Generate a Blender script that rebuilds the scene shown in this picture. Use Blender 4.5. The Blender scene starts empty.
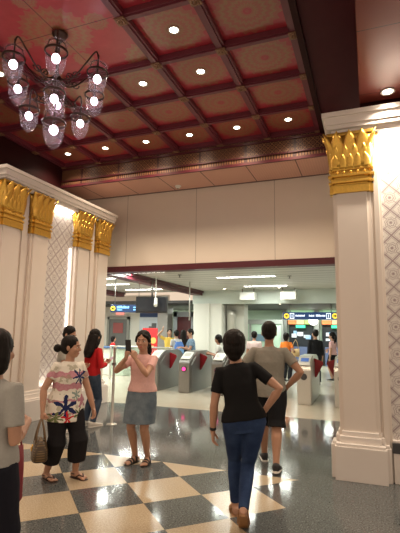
import bpy, bmesh, math, random
from mathutils import Vector, Matrix, noise
V = Vector
PI = math.pi
random.seed(7)
SC = bpy.context.scene
COL = SC.collection

# ------------------------------------------------------------------ camera
def make_camera():
    f, psi, th, ro = 438.3, 0.367103, 0.145190, 0.014617
    fw = V((-math.sin(psi) * math.cos(th), math.cos(psi) * math.cos(th), math.sin(th)))
    r = V((math.cos(psi), math.sin(psi), 0))
    u = r.cross(fw)
    r2 = r * math.cos(ro) + u * math.sin(ro)
    u2 = r2.cross(fw)
    cd = bpy.data.cameras.new('camera')
    cd.sensor_fit = 'VERTICAL'
    cd.sensor_height = 24.0
    cd.sensor_width = 18.0
    cd.lens = f / 533.0 * 24.0
    cd.clip_start = 0.05
    cd.clip_end = 200
    c = bpy.data.objects.new('camera', cd)
    COL.objects.link(c)
    m = Matrix.Identity(4)
    for i in range(3):
        m[i][0], m[i][1], m[i][2] = r2[i], u2[i], -fw[i]
    m.translation = V((0, 0, 1.63))
    c.matrix_world = m
    SC.camera = c
make_camera()

# ------------------------------------------------------------------ world, exposure, main lights
W = bpy.data.worlds.new('world')
SC.world = W
W.use_nodes = True
W.node_tree.nodes['Background'].inputs[0].default_value = (1.0, 0.77, 0.57, 1)
W.node_tree.nodes['Background'].inputs[1].default_value = 0.55
SC.view_settings.view_transform = 'Standard'
SC.view_settings.look = 'None'
SC.view_settings.exposure = 0.65
SC.view_settings.gamma = 1.0
SC.view_settings.use_curve_mapping = False
SC.cycles.use_denoising = True
SC.cycles.sample_clamp_indirect = 4.0
SC.cycles.caustics_reflective = False
SC.cycles.caustics_refractive = False
SC.cycles.max_bounces = 8

WARM = (1.0, 0.78, 0.56)
COOL = (0.95, 1.0, 0.90)
def area(name, loc, sx, sy, power, col, rot=(0, 0, 0)):
    l = bpy.data.lights.new(name, 'AREA')
    l.shape = 'RECTANGLE'
    l.size, l.size_y = sx, sy
    l.energy = power
    l.color = col
    o = bpy.data.objects.new(name, l)
    o.location = loc
    o.rotation_euler = rot
    COL.objects.link(o)
    return o
def spot(name, loc, power, col, angle=95, blend=0.6, rot=(0, 0, 0), size=0.06):
    l = bpy.data.lights.new(name, 'SPOT')
    l.energy = power
    l.color = col
    l.spot_size = math.radians(angle)
    l.spot_blend = blend
    l.shadow_soft_size = size
    o = bpy.data.objects.new(name, l)
    o.location = loc
    o.rotation_euler = rot
    COL.objects.link(o)
    return o
def point(name, loc, power, col, size=0.05):
    l = bpy.data.lights.new(name, 'POINT')
    l.energy = power
    l.color = col
    l.shadow_soft_size = size
    o = bpy.data.objects.new(name, l)
    o.location = loc
    COL.objects.link(o)
    return o

DOWN = 62.0          # power of one coffer downlight
CHAND = 3.6          # power of one chandelier bulb
STRIP = 55.0         # power of one fluorescent strip on the concourse
COVE = 1.6           # strips in the patterned wall niches
# the linear tubes of the concourse beyond the opening (fixtures are built with the ceiling)
TUBES = [(-3.3, 12.25, 1.75), (-3.3, 14.9, 1.5), (-7.9, 11.6, 1.6), (-8.6, 13.2, 1.8), (-8.2, 15.2, 1.6), (-5.6, 10.6, 1.0),
         (-11.3, 12.2, 1.8), (-11.6, 14.6, 1.8)]
for x, y, L in TUBES:
    area('tube_light', (x, y, 3.15), L, 0.14, STRIP * L / 1.6, COOL)
area('far_tube_light', (-2.6, 21.0, 2.66), 4.0, 0.3, 130, COOL)
area('far_tube_light', (-9.5, 19.5, 2.66), 3.0, 0.3, 150, COOL)
# coffer downlights: the ones the photo shows, and unseen ones added nearer than the frame as fill
LAMPS = [(-2.27, 4.81), (-3.27, 5.81), (-2.27, 5.81), (-6.27, 7.8), (-5.27, 7.8), (-4.27, 7.8), (-3.27, 7.8), (-2.27, 7.8), (-1.27, 7.8),
         (-5.27, 4.81)]
LAMPS_ADDED = [(-2.27, 2.81), (-1.27, 1.81), (-4.27, 2.31), (-5.27, 2.81), (-3.27, 0.81), (-2.27, -0.19)]
for x, y in LAMPS + LAMPS_ADDED:
    spot('downlight_beam', (x, y, 5.50), DOWN * (1.5 if y > 7 else .95), WARM, 132, 1.0, size=.13)

# ------------------------------------------------------------------ node material helpers
def new_mat(name):
    m = bpy.data.materials.new(name)
    m.use_nodes = True
    nt = m.node_tree
    return m, nt, nt.nodes['Principled BSDF']
class N:
    """tiny wrapper: math on sockets"""
    def __init__(s, nt): s.nt = nt
    def node(s, t, **k):
        n = s.nt.nodes.new(t)
        for a, b in k.items(): setattr(n, a, b)
        return n
    def m(s, op, a, b=None, c=None):
        n = s.nt.nodes.new('ShaderNodeMath'); n.operation = op
        for i, v in enumerate((a, b, c)):
            if v is None: continue
            if isinstance(v, (int, float)): n.inputs[i].default_value = v
            else: s.nt.links.new(v, n.inputs[i])
        return n.outputs[0]
    def coords(s, kind='Object'):
        if kind == 'World':
            o = s.nt.nodes.new('ShaderNodeNewGeometry').outputs['Position']
        else:
            o = s.nt.nodes.new('ShaderNodeTexCoord').outputs[kind]
        x = s.nt.nodes.new('ShaderNodeSeparateXYZ')
        s.nt.links.new(o, x.inputs[0])
        return o, x.outputs[0], x.outputs[1], x.outputs[2]
    def mix(s, fac, a, b):
        n = s.nt.nodes.new('ShaderNodeMix'); n.data_type = 'RGBA'
        if isinstance(fac, (int, float)): n.inputs[0].default_value = fac
        else: s.nt.links.new(fac, n.inputs[0])
        for i, v in ((6, a), (7, b)):
            if isinstance(v, tuple): n.inputs[i].default_value = (*v[:3], 1)
            else: s.nt.links.new(v, n.inputs[i])
        return n.outputs[2]
    def noise(s, vec, scale, detail=3, rough=0.5):
        n = s.nt.nodes.new('ShaderNodeTexNoise')
        n.inputs['Scale'].default_value = scale
        n.inputs['Detail'].default_value = detail
        n.inputs['Roughness'].default_value = rough
        if vec is not None: s.nt.links.new(vec, n.inputs['Vector'])
        return n.outputs['Fac']
    def step(s, v, lo, hi):
        n = s.nt.nodes.new('ShaderNodeMapRange'); n.interpolation_type = 'SMOOTHSTEP'
        n.inputs[1].default_value = lo; n.inputs[2].default_value = hi
        s.nt.links.new(v, n.inputs[0])
        return n.outputs[0]
    def bump(s, h, bsdf, strength=0.3, dist=0.01):
        b = s.nt.nodes.new('ShaderNodeBump')
        b.inputs['Strength'].default_value = strength
        b.inputs['Distance'].default_value = dist
        s.nt.links.new(h, b.inputs['Height'])
        s.nt.links.new(b.outputs[0], bsdf.inputs['Normal'])
    def link(s, a, b): s.nt.links.new(a, b)

_mats = {}
def mat(name, col, rough=0.5, metal=0.0, var=0.06, scale=30.0, bump=0.0, spec=0.5, coat=0.0):
    if name in _mats: return _mats[name]
    m, nt, b = new_mat(name)
    n = N(nt)
    vec, x, y, z = n.coords('Object')
    f = n.noise(vec, scale)
    c1 = tuple(max(0, c * (1 - var)) for c in col); c2 = tuple(min(1, c * (1 + var)) for c in col)
    n.link(n.mix(f, c1, c2), b.inputs['Base Color'])
    b.inputs['Roughness'].default_value = rough
    b.inputs['Metallic'].default_value = metal
    b.inputs['Specular IOR Level'].default_value = spec
    b.inputs['Coat Weight'].default_value = coat
    if bump: n.bump(n.noise(vec, scale * 2), b, bump, 0.004)
    _mats[name] = m
    return m
def emis(name, col, strength):
    if name in _mats: return _mats[name]
    m, nt, b = new_mat(name)
    b.inputs['Base Color'].default_value = (*[c * .6 for c in col], 1)
    b.inputs['Emission Color'].default_value = (*col, 1)
    b.inputs['Emission Strength'].default_value = strength
    _mats[name] = m
    return m
def glass(name, tint=(1, 1, 1), gloss=0.12, alpha_white=0.0):
    if name in _mats: return _mats[name]
    m = bpy.data.materials.new(name); m.use_nodes = True
    nt = m.node_tree; nt.nodes.clear()
    n = N(nt)
    out = n.node('ShaderNodeOutputMaterial')
    tr = n.node('ShaderNodeBsdfTransparent'); tr.inputs[0].default_value = (*tint, 1)
    gl = n.node('ShaderNodeBsdfGlossy'); gl.inputs['Roughness'].default_value = 0.12
    df = n.node('ShaderNodeBsdfDiffuse'); df.inputs[0].default_value = (0.9, 0.85, 0.88, 1)
    lw = n.node('ShaderNodeLayerWeight'); lw.inputs[0].default_value = 0.35
    mx = n.node('ShaderNodeMixShader'); mx2 = n.node('ShaderNodeMixShader')
    n.link(n.m('ADD', n.m('MULTIPLY', n.m('POWER', lw.outputs['Facing'], 2.5), 0.5), gloss), mx.inputs[0])
    n.link(tr.outputs[0], mx.inputs[1]); n.link(gl.outputs[0], mx.inputs[2])
    mx2.inputs[0].default_value = alpha_white
    n.link(mx.outputs[0], mx2.inputs[1]); n.link(df.outputs[0], mx2.inputs[2])
    n.link(mx2.outputs[0], out.inputs[0])
    _mats[name] = m
    return m

# ---- floor: grey granite, diagonal cream / grey terrazzo chequer, pale concourse tiles
def mat_floor():
    m, nt, b = new_mat('floor_terrazzo')
    n = N(nt)
    vec, x, y, z = n.coords('World')
    d = 0.6
    s2 = math.sqrt(0.5)
    x0, y0 = -0.79, 4.39             # one corner of the chequer
    u = n.m('DIVIDE', n.m('MULTIPLY', n.m('ADD', n.m('SUBTRACT', x, x0), n.m('SUBTRACT', y, y0)), s2), d)
    v = n.m('DIVIDE', n.m('MULTIPLY', n.m('SUBTRACT', n.m('SUBTRACT', y, y0), n.m('SUBTRACT', x, x0)), s2), d)
    par = n.m('FLOORED_MODULO', n.m('ADD', n.m('FLOOR', u), n.m('FLOOR', v)), 2.0)
    cream = n.m('LESS_THAN', n.m('ABSOLUTE', n.m('SUBTRACT', par, 1.0)), 0.5)
    # the parity that holds the cream tile centred at (-1.21, 4.39)
    reg = n.m('MULTIPLY', n.m('LESS_THAN', y, 5.235), n.m('LESS_THAN', x, -0.79))
    reg = n.m('MULTIPLY', reg, n.m('GREATER_THAN', x, -5.03))
    fac = n.m('MULTIPLY', n.m('SUBTRACT', 1.0, cream) if PAR else cream, reg)
    sp1 = n.noise(vec, 70, 2, 0.6); sp2 = n.noise(vec, 30, 2, 0.5)
    grey = n.mix(n.step(sp1, .42, .62), (0.045, 0.050, 0.053), (0.19, 0.205, 0.205))
    grey = n.mix(n.step(sp2, .35, .7), grey, (0.10, 0.108, 0.108))
    cr = n.mix(n.step(sp1, .36, .66), (0.38, 0.30, 0.195), (0.53, 0.44, 0.31))
    cr = n.mix(n.m('MULTIPLY', n.step(sp2, .3, .8), .35), cr, (0.46, 0.375, 0.255))
    c = n.mix(fac, grey, cr)
    # fine joints
    fu = n.m('ABSOLUTE', n.m('SUBTRACT', n.m('FRACT', u), 0.5)); fv = n.m('ABSOLUTE', n.m('SUBTRACT', n.m('FRACT', v), 0.5))
    j = n.m('MULTIPLY', n.m('GREATER_THAN', n.m('MAXIMUM', fu, fv), 0.4965), reg)
    c = n.mix(n.m('MULTIPLY', j, .5), c, (0.05, 0.045, 0.04))
    gx = n.m('ABSOLUTE', n.m('SUBTRACT', n.m('FRACT', n.m('DIVIDE', x, 0.6)), 0.5)); gy = n.m('ABSOLUTE', n.m('SUBTRACT', n.m('FRACT', n.m('DIVIDE', y, 0.6)), 0.5))
    j2 = n.m('MULTIPLY', n.m('GREATER_THAN', n.m('MAXIMUM', gx, gy), 0.4965), n.m('SUBTRACT', 1.0, reg))
    c = n.mix(n.m('MULTIPLY', j2, .35), c, (0.03, 0.03, 0.03))
    con = n.m('GREATER_THAN', y, 8.84)
    pale = n.mix(n.noise(vec, 1.5, 2), (0.43, 0.39, 0.31), (0.48, 0.44, 0.355))
    c = n.mix(con, c, pale)
    n.link(c, b.inputs['Base Color']); b.inputs['Specular IOR Level'].default_value = .42
    rr = n.m('ADD', n.m('MULTIPLY', n.noise(vec, 6, 3), 0.08), 0.055)
    rr = n.m('ADD', rr, n.m('MULTIPLY', fac, 0.12))
    n.link(n.m('ADD', rr, n.m('MULTIPLY', con, 0.12)), b.inputs['Roughness'])
    n.bump(n.noise(vec, 1.5, 1), b, 0.006, 0.01)
    return m
PAR = False

# ---- lattice wall panel: mauve double-line diamonds with little rosettes on white
def mat_lattice():
    m, nt, b = new_mat('lattice_panel')
    n = N(nt)
    vec, x, y, z = n.coords('World')
    # horizontal coordinate: both panels are axis aligned, so x + y runs along either
    h = n.m('ADD', x, y)
    p = 0.31
    a = n.m('FRACT', n.m('DIVIDE', n.m('ADD', h, z), p)); c = n.m('FRACT', n.m('DIVIDE', n.m('SUBTRACT', h, z), p))
    da = n.m('ABSOLUTE', n.m('SUBTRACT', a, .5)); dc = n.m('ABSOLUTE', n.m('SUBTRACT', c, .5))
    mx = n.m('MAXIMUM', da, dc)
    line = n.m('GREATER_THAN', mx, 0.462)
    line2 = n.m('MULTIPLY', n.m('GREATER_THAN', mx, 0.405), n.m('LESS_THAN', mx, 0.425))
    cx = n.m('SUBTRACT', a, .5); cy = n.m('SUBTRACT', c, .5)
    r = n.m('SQRT', n.m('ADD', n.m('MULTIPLY', cx, cx), n.m('MULTIPLY', cy, cy)))
    th = n.m('ARCTAN2', cx, cy)
    rr = n.m('ADD', r, n.m('MULTIPLY', n.m('SINE', n.m('MULTIPLY', th, 8)), 0.025))
    ring = n.m('MULTIPLY', n.m('GREATER_THAN', rr, .17), n.m('LESS_THAN', rr, .21))
    ring2 = n.m('MULTIPLY', n.m('GREATER_THAN', rr, .28), n.m('LESS_THAN', rr, .305))
    dot = n.m('LESS_THAN', rr, .08)
    cr = n.m('MULTIPLY', n.m('LESS_THAN', n.m('MINIMUM', n.m('ABSOLUTE', cx), n.m('ABSOLUTE', cy)), .014), n.m('GREATER_THAN', r, .3))
    s = n.m('MAXIMUM', n.m('MAXIMUM', n.m('MAXIMUM', line, line2), n.m('MAXIMUM', ring, dot)), n.m('MAXIMUM', ring2, cr))
    col = n.mix(n.m('MULTIPLY', s, .8), (0.72, 0.68, 0.64), (0.27, 0.19, 0.21))
    n.link(col, b.inputs['Base Color'])
    b.inputs['Roughness'].default_value = .35
    n.bump(s, b, .2, .004)
    return m

# ---- coffer panel: red lacquer with a dull gold many-petalled medallion; P is the pitch of one panel
def mat_coffer(name, x0, y0, pitch, big=False):
    m, nt, b = new_mat(name)
    n = N(nt)
    vec, x, y, z = n.coords('World')
    u = n.m('MULTIPLY', n.m('SUBTRACT', n.m('FRACT', n.m('DIVIDE', n.m('SUBTRACT', x, x0), pitch)), .5), pitch)
    v = n.m('MULTIPLY', n.m('SUBTRACT', n.m('FRACT', n.m('DIVIDE', n.m('SUBTRACT', y, y0), pitch)), .5), pitch)
    def medal(cx, cy, R, pet):
        a = n.m('SUBTRACT', u, cx); c = n.m('SUBTRACT', v, cy)
        r = n.m('DIVIDE', n.m('SQRT', n.m('ADD', n.m('MULTIPLY', a, a), n.m('MULTIPLY', c, c))), R)
        th = n.m('ARCTAN2', a, c)
        rim = n.m('ADD', r, n.m('MULTIPLY', n.m('ABSOLUTE', n.m('SINE', n.m('MULTIPLY', th, pet / 2))), .12))
        disc = n.m('SUBTRACT', 1.0, n.step(rim, .96, 1.03))
        petal = n.m('SINE', n.m('ADD', n.m('MULTIPLY', r, 26), n.m('MULTIPLY', n.m('ABSOLUTE', n.m('SINE', n.m('MULTIPLY', th, pet / 2))), 2.6)))
        heart = n.m('SUBTRACT', 1.0, n.step(r, .10, .15))
        return n.m('MULTIPLY', disc, n.m('SUBTRACT', n.m('ADD', .66, n.m('MULTIPLY', petal, .24)), n.m('MULTIPLY', heart, .5)))
    if big:
        f = medal(0, 0, .50, 24)
        for cx, cy in ((.62, .0), (-.62, 0), (0, .62), (0, -.62)):
            f = n.m('MAXIMUM', f, medal(cx, cy, .17, 12))
        for sx in (1, -1):
            for sy in (1, -1):
                f = n.m('MAXIMUM', f, medal(sx * .95, sy * .95, .42, 20))
        seam = n.m('LESS_THAN', n.m('MINIMUM', n.m('ABSOLUTE', u), n.m('ABSOLUTE', v)), .006)
    else:
        f = medal(0, 0, .44, 20)
        seam = None
    red = n.mix(n.noise(vec, 9, 3), (0.36, 0.024, 0.042), (0.46, 0.040, 0.060))
    gold = n.mix(n.noise(vec, 60, 2), (0.27, 0.135, 0.065), (0.34, 0.19, 0.09))
    c = n.mix(f, red, gold)
    if seam is not None: c = n.mix(seam, c, (0.10, 0.015, 0.02))
    n.link(c, b.inputs['Base Color'])
    b.inputs['Roughness'].default_value = .32
    b.inputs['Coat Weight'].default_value = .25
    b.inputs['Coat Roughness'].default_value = .15
    return m

# ---- fretwork on the face of the deep beam
def mat_fret():
    m, nt, b = new_mat('gilded_fretwork')
    n = N(nt)
    vec, x, y, z = n.coords('World')
    p = .16
    a = n.m('FRACT', n.m('DIVIDE', n.m('ADD', x, z), p)); c = n.m('FRACT', n.m('DIVIDE', n.m('SUBTRACT', x, z), p))
    cx = n.m('ABSOLUTE', n.m('SUBTRACT', a, .5)); cy = n.m('ABSOLUTE', n.m('SUBTRACT', c, .5))
    mx = n.m('MAXIMUM', cx, cy); ad = n.m('ADD', cx, cy)
    g = n.m('MAXIMUM', n.m('GREATER_THAN', mx, .43), n.m('MULTIPLY', n.m('GREATER_THAN', ad, .2), n.m('LESS_THAN', ad, .34)))
    g = n.m('MAXIMUM', g, n.m('LESS_THAN', ad, .07))
    # bands: a row of tight studs low down, plain posts every metre
    low = n.m('MULTIPLY', n.m('GREATER_THAN', z, 5.04), n.m('LESS_THAN', z, 5.13))
    q = n.m('FRACT', n.m('DIVIDE', x, .055))
    stud = n.m('LESS_THAN', n.m('ABSOLUTE', n.m('SUBTRACT', q, .5)), .28)
    g = n.mix(low, g, stud)
    pm = n.m('ABSOLUTE', n.m('SUBTRACT', n.m('FRACT', n.m('ADD', x, .23)), .5))
    g = n.mix(n.m('GREATER_THAN', pm, .475), g, (0, 0, 0))
    g = n.mix(n.m('LESS_THAN', z, 5.025), g, (0, 0, 0))
    col = n.mix(g, (0.050, 0.012, 0.012), (0.30, 0.15, 0.07))
    n.link(col, b.inputs['Base Color'])
    b.inputs['Roughness'].default_value = .38
    n.bump(g, b, .5, .01)
    return m
def mat_soffit():
    m, nt, b = new_mat('beam_soffit')
    n = N(nt)
    vec, x, y, z = n.coords('World')
    fx = n.m('ABSOLUTE', n.m('SUBTRACT', n.m('FRACT', n.m('ADD', x, .23)), .5))
    line = n.m('GREATER_THAN', fx, .49)
    a = n.m('SINE', n.m('MULTIPLY', n.m('ADD', x, y), 60)); c = n.m('SINE', n.m('MULTIPLY', n.m('SUBTRACT', x, y), 60))
    dots = n.step(n.m('MULTIPLY', a, c), .1, .5)
    rim = n.m('GREATER_THAN', y, 9.28)
    col = n.mix(n.m('MULTIPLY', dots, .45), (0.66, 0.38, 0.29), (0.48, 0.24, 0.17))
    col = n.mix(n.m('MAXIMUM', line, rim), col, (0.09, 0.02, 0.02))
    n.link(col, b.inputs['Base Color'])
    b.inputs['Roughness'].default_value = .35
    return m
def mat_panels(name, c1, line, pitch, off, rough=.45):
    m, nt, b = new_mat(name)
    n = N(nt)
    vec, x, y, z = n.coords('World')
    f = n.m('ABSOLUTE', n.m('SUBTRACT', n.m('FRACT', n.m('DIVIDE', n.m('ADD', x, off), pitch)), .5))
    l = n.m('GREATER_THAN', f, .5 - .006 / pitch)
    c = n.mix(n.noise(vec, 3, 3), tuple(k * .95 for k in c1), c1)
    n.link(n.mix(l, c, line), b.inputs['Base Color'])
    b.inputs['Roughness'].default_value = rough
    n.bump(n.m('SUBTRACT', 1.0, l), b, .3, .004)
    return m
def mat_slats(name, col, pitch, rough=.4):
    m, nt, b = new_mat(name)
    n = N(nt)
    vec, x, y, z = n.coords('World')
    f = n.m('ABSOLUTE', n.m('SUBTRACT', n.m('FRACT', n.m('DIVIDE', y, pitch)), .5))
    l = n.step(f, .44, .47)
    n.link(n.mix(l, col, tuple(k * .22 for k in col)), b.inputs['Base Color'])
    b.inputs['Roughness'].default_value = rough
    n.bump(n.m('SUBTRACT', 1.0, l), b, .4, .01)
    return m

M = dict(
    cream=mat('cream_paint', (0.78, 0.70, 0.63), .42, var=.03, scale=4),
    cream2=mat('cornice_paint', (0.80, 0.74, 0.69), .4, var=.03, scale=4),
    gold=mat('gilding', (0.74, 0.45, 0.09), .36, metal=.85, var=.22, scale=45, bump=.15),
    maroon=mat('maroon_paint', (0.085, 0.012, 0.020), .35, var=.15, scale=6),
    beam=mat('ceiling_beam_lacquer', (0.15, 0.028, 0.044), .36, var=.12, scale=8),
    darkwall=mat('dark_red_wall', (0.030, 0.005, 0.006), .55, var=.2, scale=3, spec=.15),
    darkstrip=mat('dark_ceiling_strip', (0.085, 0.013, 0.020), .5, var=.2, scale=3, spec=.2),
    soffitred=mat('red_brown_soffit', (0.13, 0.030, 0.022), .28, var=.1, scale=2),
    white=mat('white_paint', (0.74, 0.74, 0.68), .5, var=.03, scale=4),
    palegreen=mat('pale_green_paint', (0.55, 0.70, 0.56), .5, var=.04, scale=4),
    steel=mat('brushed_steel', (0.29, 0.28, 0.265), .36, metal=.7, var=.12, scale=40),
    steel_light=mat('light_steel', (0.62, 0.61, 0.57), .35, metal=.5, var=.06, scale=30),
    greyframe=mat('grey_frame', (0.30, 0.32, 0.30), .4, metal=.3),
    black=mat('black_plastic', (0.012, 0.012, 0.014), .35),
    darkgrey=mat('dark_grey_plastic', (0.05, 0.05, 0.055), .45),
    whiteplastic=mat('white_plastic', (0.78, 0.78, 0.74), .3, var=.02),
    redflap=mat('red_flap', (0.33, 0.012, 0.022), .3),
    bronze=mat('dark_bronze', (0.07, 0.045, 0.04), .35, metal=.8, var=.25),
    concrete=mat('grey_pillar_paint', (0.33, 0.32, 0.30), .5),
)

# ------------------------------------------------------------------ mesh builder
class MB:
    def __init__(s): s.bm = bmesh.new()
    def box(s, x0, x1, y0, y1, z0, z1, bev=0.0):
        t = bmesh.new()
        vs = [t.verts.new((x, y, z)) for x in (x0, x1) for y in (y0, y1) for z in (z0, z1)]
        for f in ((0, 1, 3, 2), (4, 6, 7, 5), (0, 4, 5, 1), (2, 3, 7, 6), (0, 2, 6, 4), (1, 5, 7, 3)):
            t.faces.new([vs[i] for i in f])
        if bev: bmesh.ops.bevel(t, geom=t.edges[:], offset=bev, segments=2, profile=.7, affect='EDGES')
        s._join(t); return s
    def _join(s, t, mtx=None):
        bmesh.ops.recalc_face_normals(t, faces=t.faces[:])
        if mtx is not None: bmesh.ops.transform(t, matrix=mtx, verts=t.verts[:])
        d = {}
        for v in t.verts: d[v] = s.bm.verts.new(v.co)
        for f in t.faces:
            nf = s.bm.faces.new([d[v] for v in f.verts]); nf.smooth = f.smooth
        t.free()
    def lathe(s, prof, c=(0, 0, 0), n=20, axis=None, cap=True):
        """prof: list of (r, z)"""
        t = bmesh.new(); rings = []
        for r, z in prof:
            rings.append([t.verts.new((r * math.cos(2 * PI * i / n), r * math.sin(2 * PI * i / n), z)) for i in range(n)])
        for a, b in zip(rings, rings[1:]):
            for i in range(n):
                f = t.faces.new((a[i], a[(i + 1) % n], b[(i + 1) % n], b[i])); f.smooth = True
        if cap:
            t.faces.new(rings[0][::-1]); t.faces.new(rings[-1])
        m = Matrix.Translation(V(c))
        if axis is not None: m = m @ V((0, 0, 1)).rotation_difference(V(axis)).to_matrix().to_4x4()
        s._join(t, m); return s
    def tube(s, pts, rad, n=10, ref=None, flat=None):
        """swept round (or elliptical with flat=ry/rx) section along points; closed ends"""
        pts = [V(p) for p in pts]
        if isinstance(rad, (int, float)): rad = [rad] * len(pts)
        t = bmesh.new(); rings = []
        prev = None
        for i, p in enumerate(pts):
            d = (pts[min(i + 1, len(pts) - 1)] - pts[max(i - 1, 0)]).normalized()
            if prev is None:
                a = V(ref) if ref is not None else (V((1, 0, 0)) if abs(d.x) < .8 else V((0, 1, 0)))
            else: a = prev
            a = (a - d * a.dot(d)).normalized(); prev = a
            b = d.cross(a)
            fl = 1.0 if flat is None else flat
            rings.append([t.verts.new(p + a * math.cos(2 * PI * k / n) * rad[i] + b * math.sin(2 * PI * k / n) * rad[i] * fl) for k in range(n)])
        for a, b in zip(rings, rings[1:]):
            for k in range(n):
                f = t.faces.new((a[k], a[(k + 1) % n], b[(k + 1) % n], b[k])); f.smooth = True
        t.faces.new(rings[0][::-1]); t.faces.new(rings[-1])
        s._join(t); return s
    def ball(s, c, r, rot=None, n=14):
        t = bmesh.new()
        bmesh.ops.create_uvsphere(t, u_segments=n, v_segments=max(6, n // 2 + 2), radius=1)
        for f in t.faces: f.smooth = True
        if isinstance(r, (int, float)): r = (r, r, r)
        m = Matrix.Translation(V(c))
        if rot is not None: m = m @ rot.to_4x4()
        m = m @ Matrix.Diagonal((*r, 1))
        s._join(t, m); return s
    def loft(s, secs, n=24, pw=2.0):
        """secs: (centre, ax, ay, rx, ry)"""
        t = bmesh.new(); rings = []
        for c, ax, ay, rx, ry in secs:
            ring = []
            for k in range(n):
                a = 2 * PI * k / n
                ca, sa = math.cos(a), math.sin(a)
                x = math.copysign(abs(ca) ** (2 / pw), ca) * rx; y = math.copysign(abs(sa) ** (2 / pw), sa) * ry
                ring.append(t.verts.new(V(c) + V(ax) * x + V(ay) * y))
            rings.append(ring)
        for a, b in zip(rings, rings[1:]):
            for k in range(n):
                f = t.faces.new((a[k], a[(k + 1) % n], b[(k + 1) % n], b[k])); f.smooth = True
        t.faces.new(rings[0][::-1]); t.faces.new(rings[-1])
        s._join(t); return s
    def prism(s, poly, d, mtx=None, bev=0.0):
        """poly in xy, extruded 0..d in z, then transformed"""
        t = bmesh.new()
        a = [t.verts.new((p[0], p[1], 0)) for p in poly]; b = [t.verts.new((p[0], p[1], d)) for p in poly]
        t.faces.new(a[::-1]); t.faces.new(b)
        for i in range(len(poly)):
            j = (i + 1) % len(poly); t.faces.new((a[i], a[j], b[j], b[i]))
        if bev: bmesh.ops.bevel(t, geom=t.edges[:], offset=bev, segments=2, affect='EDGES')
        s._join(t, mtx); return s
    def mesh(s, name, m=None):
        me = bpy.data.meshes.new(name); s.bm.to_mesh(me); s.bm.free()
        if m: me.materials.append(m)
        return me
    def build(s, name, m, parent=None, loc=None, rz=0):
        o = bpy.data.objects.new(name, s.mesh(name, m)); COL.objects.link(o)
        if parent is not None: o.parent = parent
        if loc is not None: o.location = loc
        if rz: o.rotation_euler.z = rz
        return o
YZ = Matrix(((0, 0, 1, 0), (1, 0, 0, 0), (0, 1, 0, 0), (0, 0, 0, 1)))      # poly (y,z), extruded along x
XZ = Matrix(((1, 0, 0, 0), (0, 0, -1, 0), (0, 1, 0, 0), (0, 0, 0, 1)))     # poly (x,z), extruded along -y

def tag(o, label, cat, group=None, kind=None):
    o['label'] = label; o['category'] = cat
    if group: o['group'] = group
    if kind: o['kind'] = kind
    return o
def empty(name, loc, label, cat, group=None, rz=0, kind=None):
    o = bpy.data.objects.new(name, None); COL.objects.link(o)
    o.location = loc; o.rotation_euler.z = rz
    o.empty_display_size = .1
    return tag(o, label, cat, group, kind)
def struct(name, mb, m, label, cat='structure', parent=None):
    o = mb.build(name, m, parent)
    return tag(o, label, cat, kind='structure') if parent is None else o
def copy_tree(o, parent=None):
    c = o.copy(); COL.objects.link(c)
    if parent is not None: c.parent = parent
    for ch in [k for k in o.children]: copy_tree(ch, c)
    return c
def B(*a, **k): return MB().box(*a, **k)

# ================================================================== THE HALL
struct('floor', B(-16, 4, -1.5, 26, -.12, 0), mat_floor(), 'polished grey granite floor with diagonal cream chequer and pale concourse tiles', 'floor')

# ---- coffered ceiling: 1 m grid, beam undersides at 5.50, panels at 5.58
def coffered_ceiling():
    big = (-4.77, -2.77, 3.31, 5.31)
    panel = mat_coffer('coffer_panel', -.77, 4.31, 1.0)
    bigm = mat_coffer('medallion_panel', -2.77 + 0, 3.31, 2.0, True)
    struct('ceiling', B(-6.9, -.6, -1.5, 8.6, 5.58, 5.7), panel, 'red coffered ceiling with dull gold medallions', 'ceiling')
    o = struct('ceiling_panel', B(big[0], big[1], big[2], big[3], 5.565, 5.59), bigm, 'large red medallion panel that carries the chandelier', 'ceiling')
    xs = [-.77 - i for i in range(7)]
    ys = [8.31 - i for i in range(10)]
    def inbig(x, y): return big[0] + .1 < x < big[1] - .1 and big[2] + .1 < y < big[3] - .1
    for i, x in enumerate(xs):
        mb = MB(); segs = []
        if x == -3.77 or abs(x + 3.77) < .01: segs = [(-1.5, big[2]), (big[3], 8.3)]
        else: segs = [(-1.5, 8.3)]
        for a, b in segs:
            mb.box(x - .065, x + .065, a, b, 5.50, 5.585)
            mb.box(x - .035, x + .035, a, b, 5.478, 5.51)
        struct('ceiling_beam', mb, M['beam'], 'dark red coffer beam running towards the entrance', 'ceiling beam')
    for y in ys:
        mb = MB()
        segs = [(-6.8, big[0]), (big[1], -.75)] if big[2] + .1 < y < big[3] - .1 else [(-6.8, -.75)]
        for a, b in segs:
            mb.box(a, b, y - .06, y + .06, 5.503, 5.585)
            mb.box(a, b, y - .032, y + .032, 5.481, 5.51)
        struct('ceiling_beam', mb, M['beam'], 'dark red coffer beam running across the hall', 'ceiling beam')
    # gilded rosette on each crossing
    mb = MB()
    mb.box(-.07, .07, -.07, .07, -.018, 0, .004)
    for k in range(8):
        a = PI / 4 * k
        mb.ball((.042 * math.cos(a), .042 * math.sin(a), -.02), (.022, .022, .012), n=8)
    mb.ball((0, 0, -.022), (.02, .02, .014), n=8)
    me = mb.mesh('ceiling_rosette', mat('dull_gilding', (0.26, 0.14, 0.08), .5, metal=.3, var=.4, scale=60, bump=.2))
    for x in xs:
        for y in ys:
            if inbig(x, y) or y < 2: continue
            if abs(x + 3.77) < .01 and abs(y - 4.31) < .01: continue
            o = bpy.data.objects.new('ceiling_rosette', me); COL.objects.link(o)
            o.location = (x, y, 5.478)
            tag(o, 'square gilded rosette on a crossing of the coffer beams', 'rosette', 'rosettes on the coffer beams')
coffered_ceiling()

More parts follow.
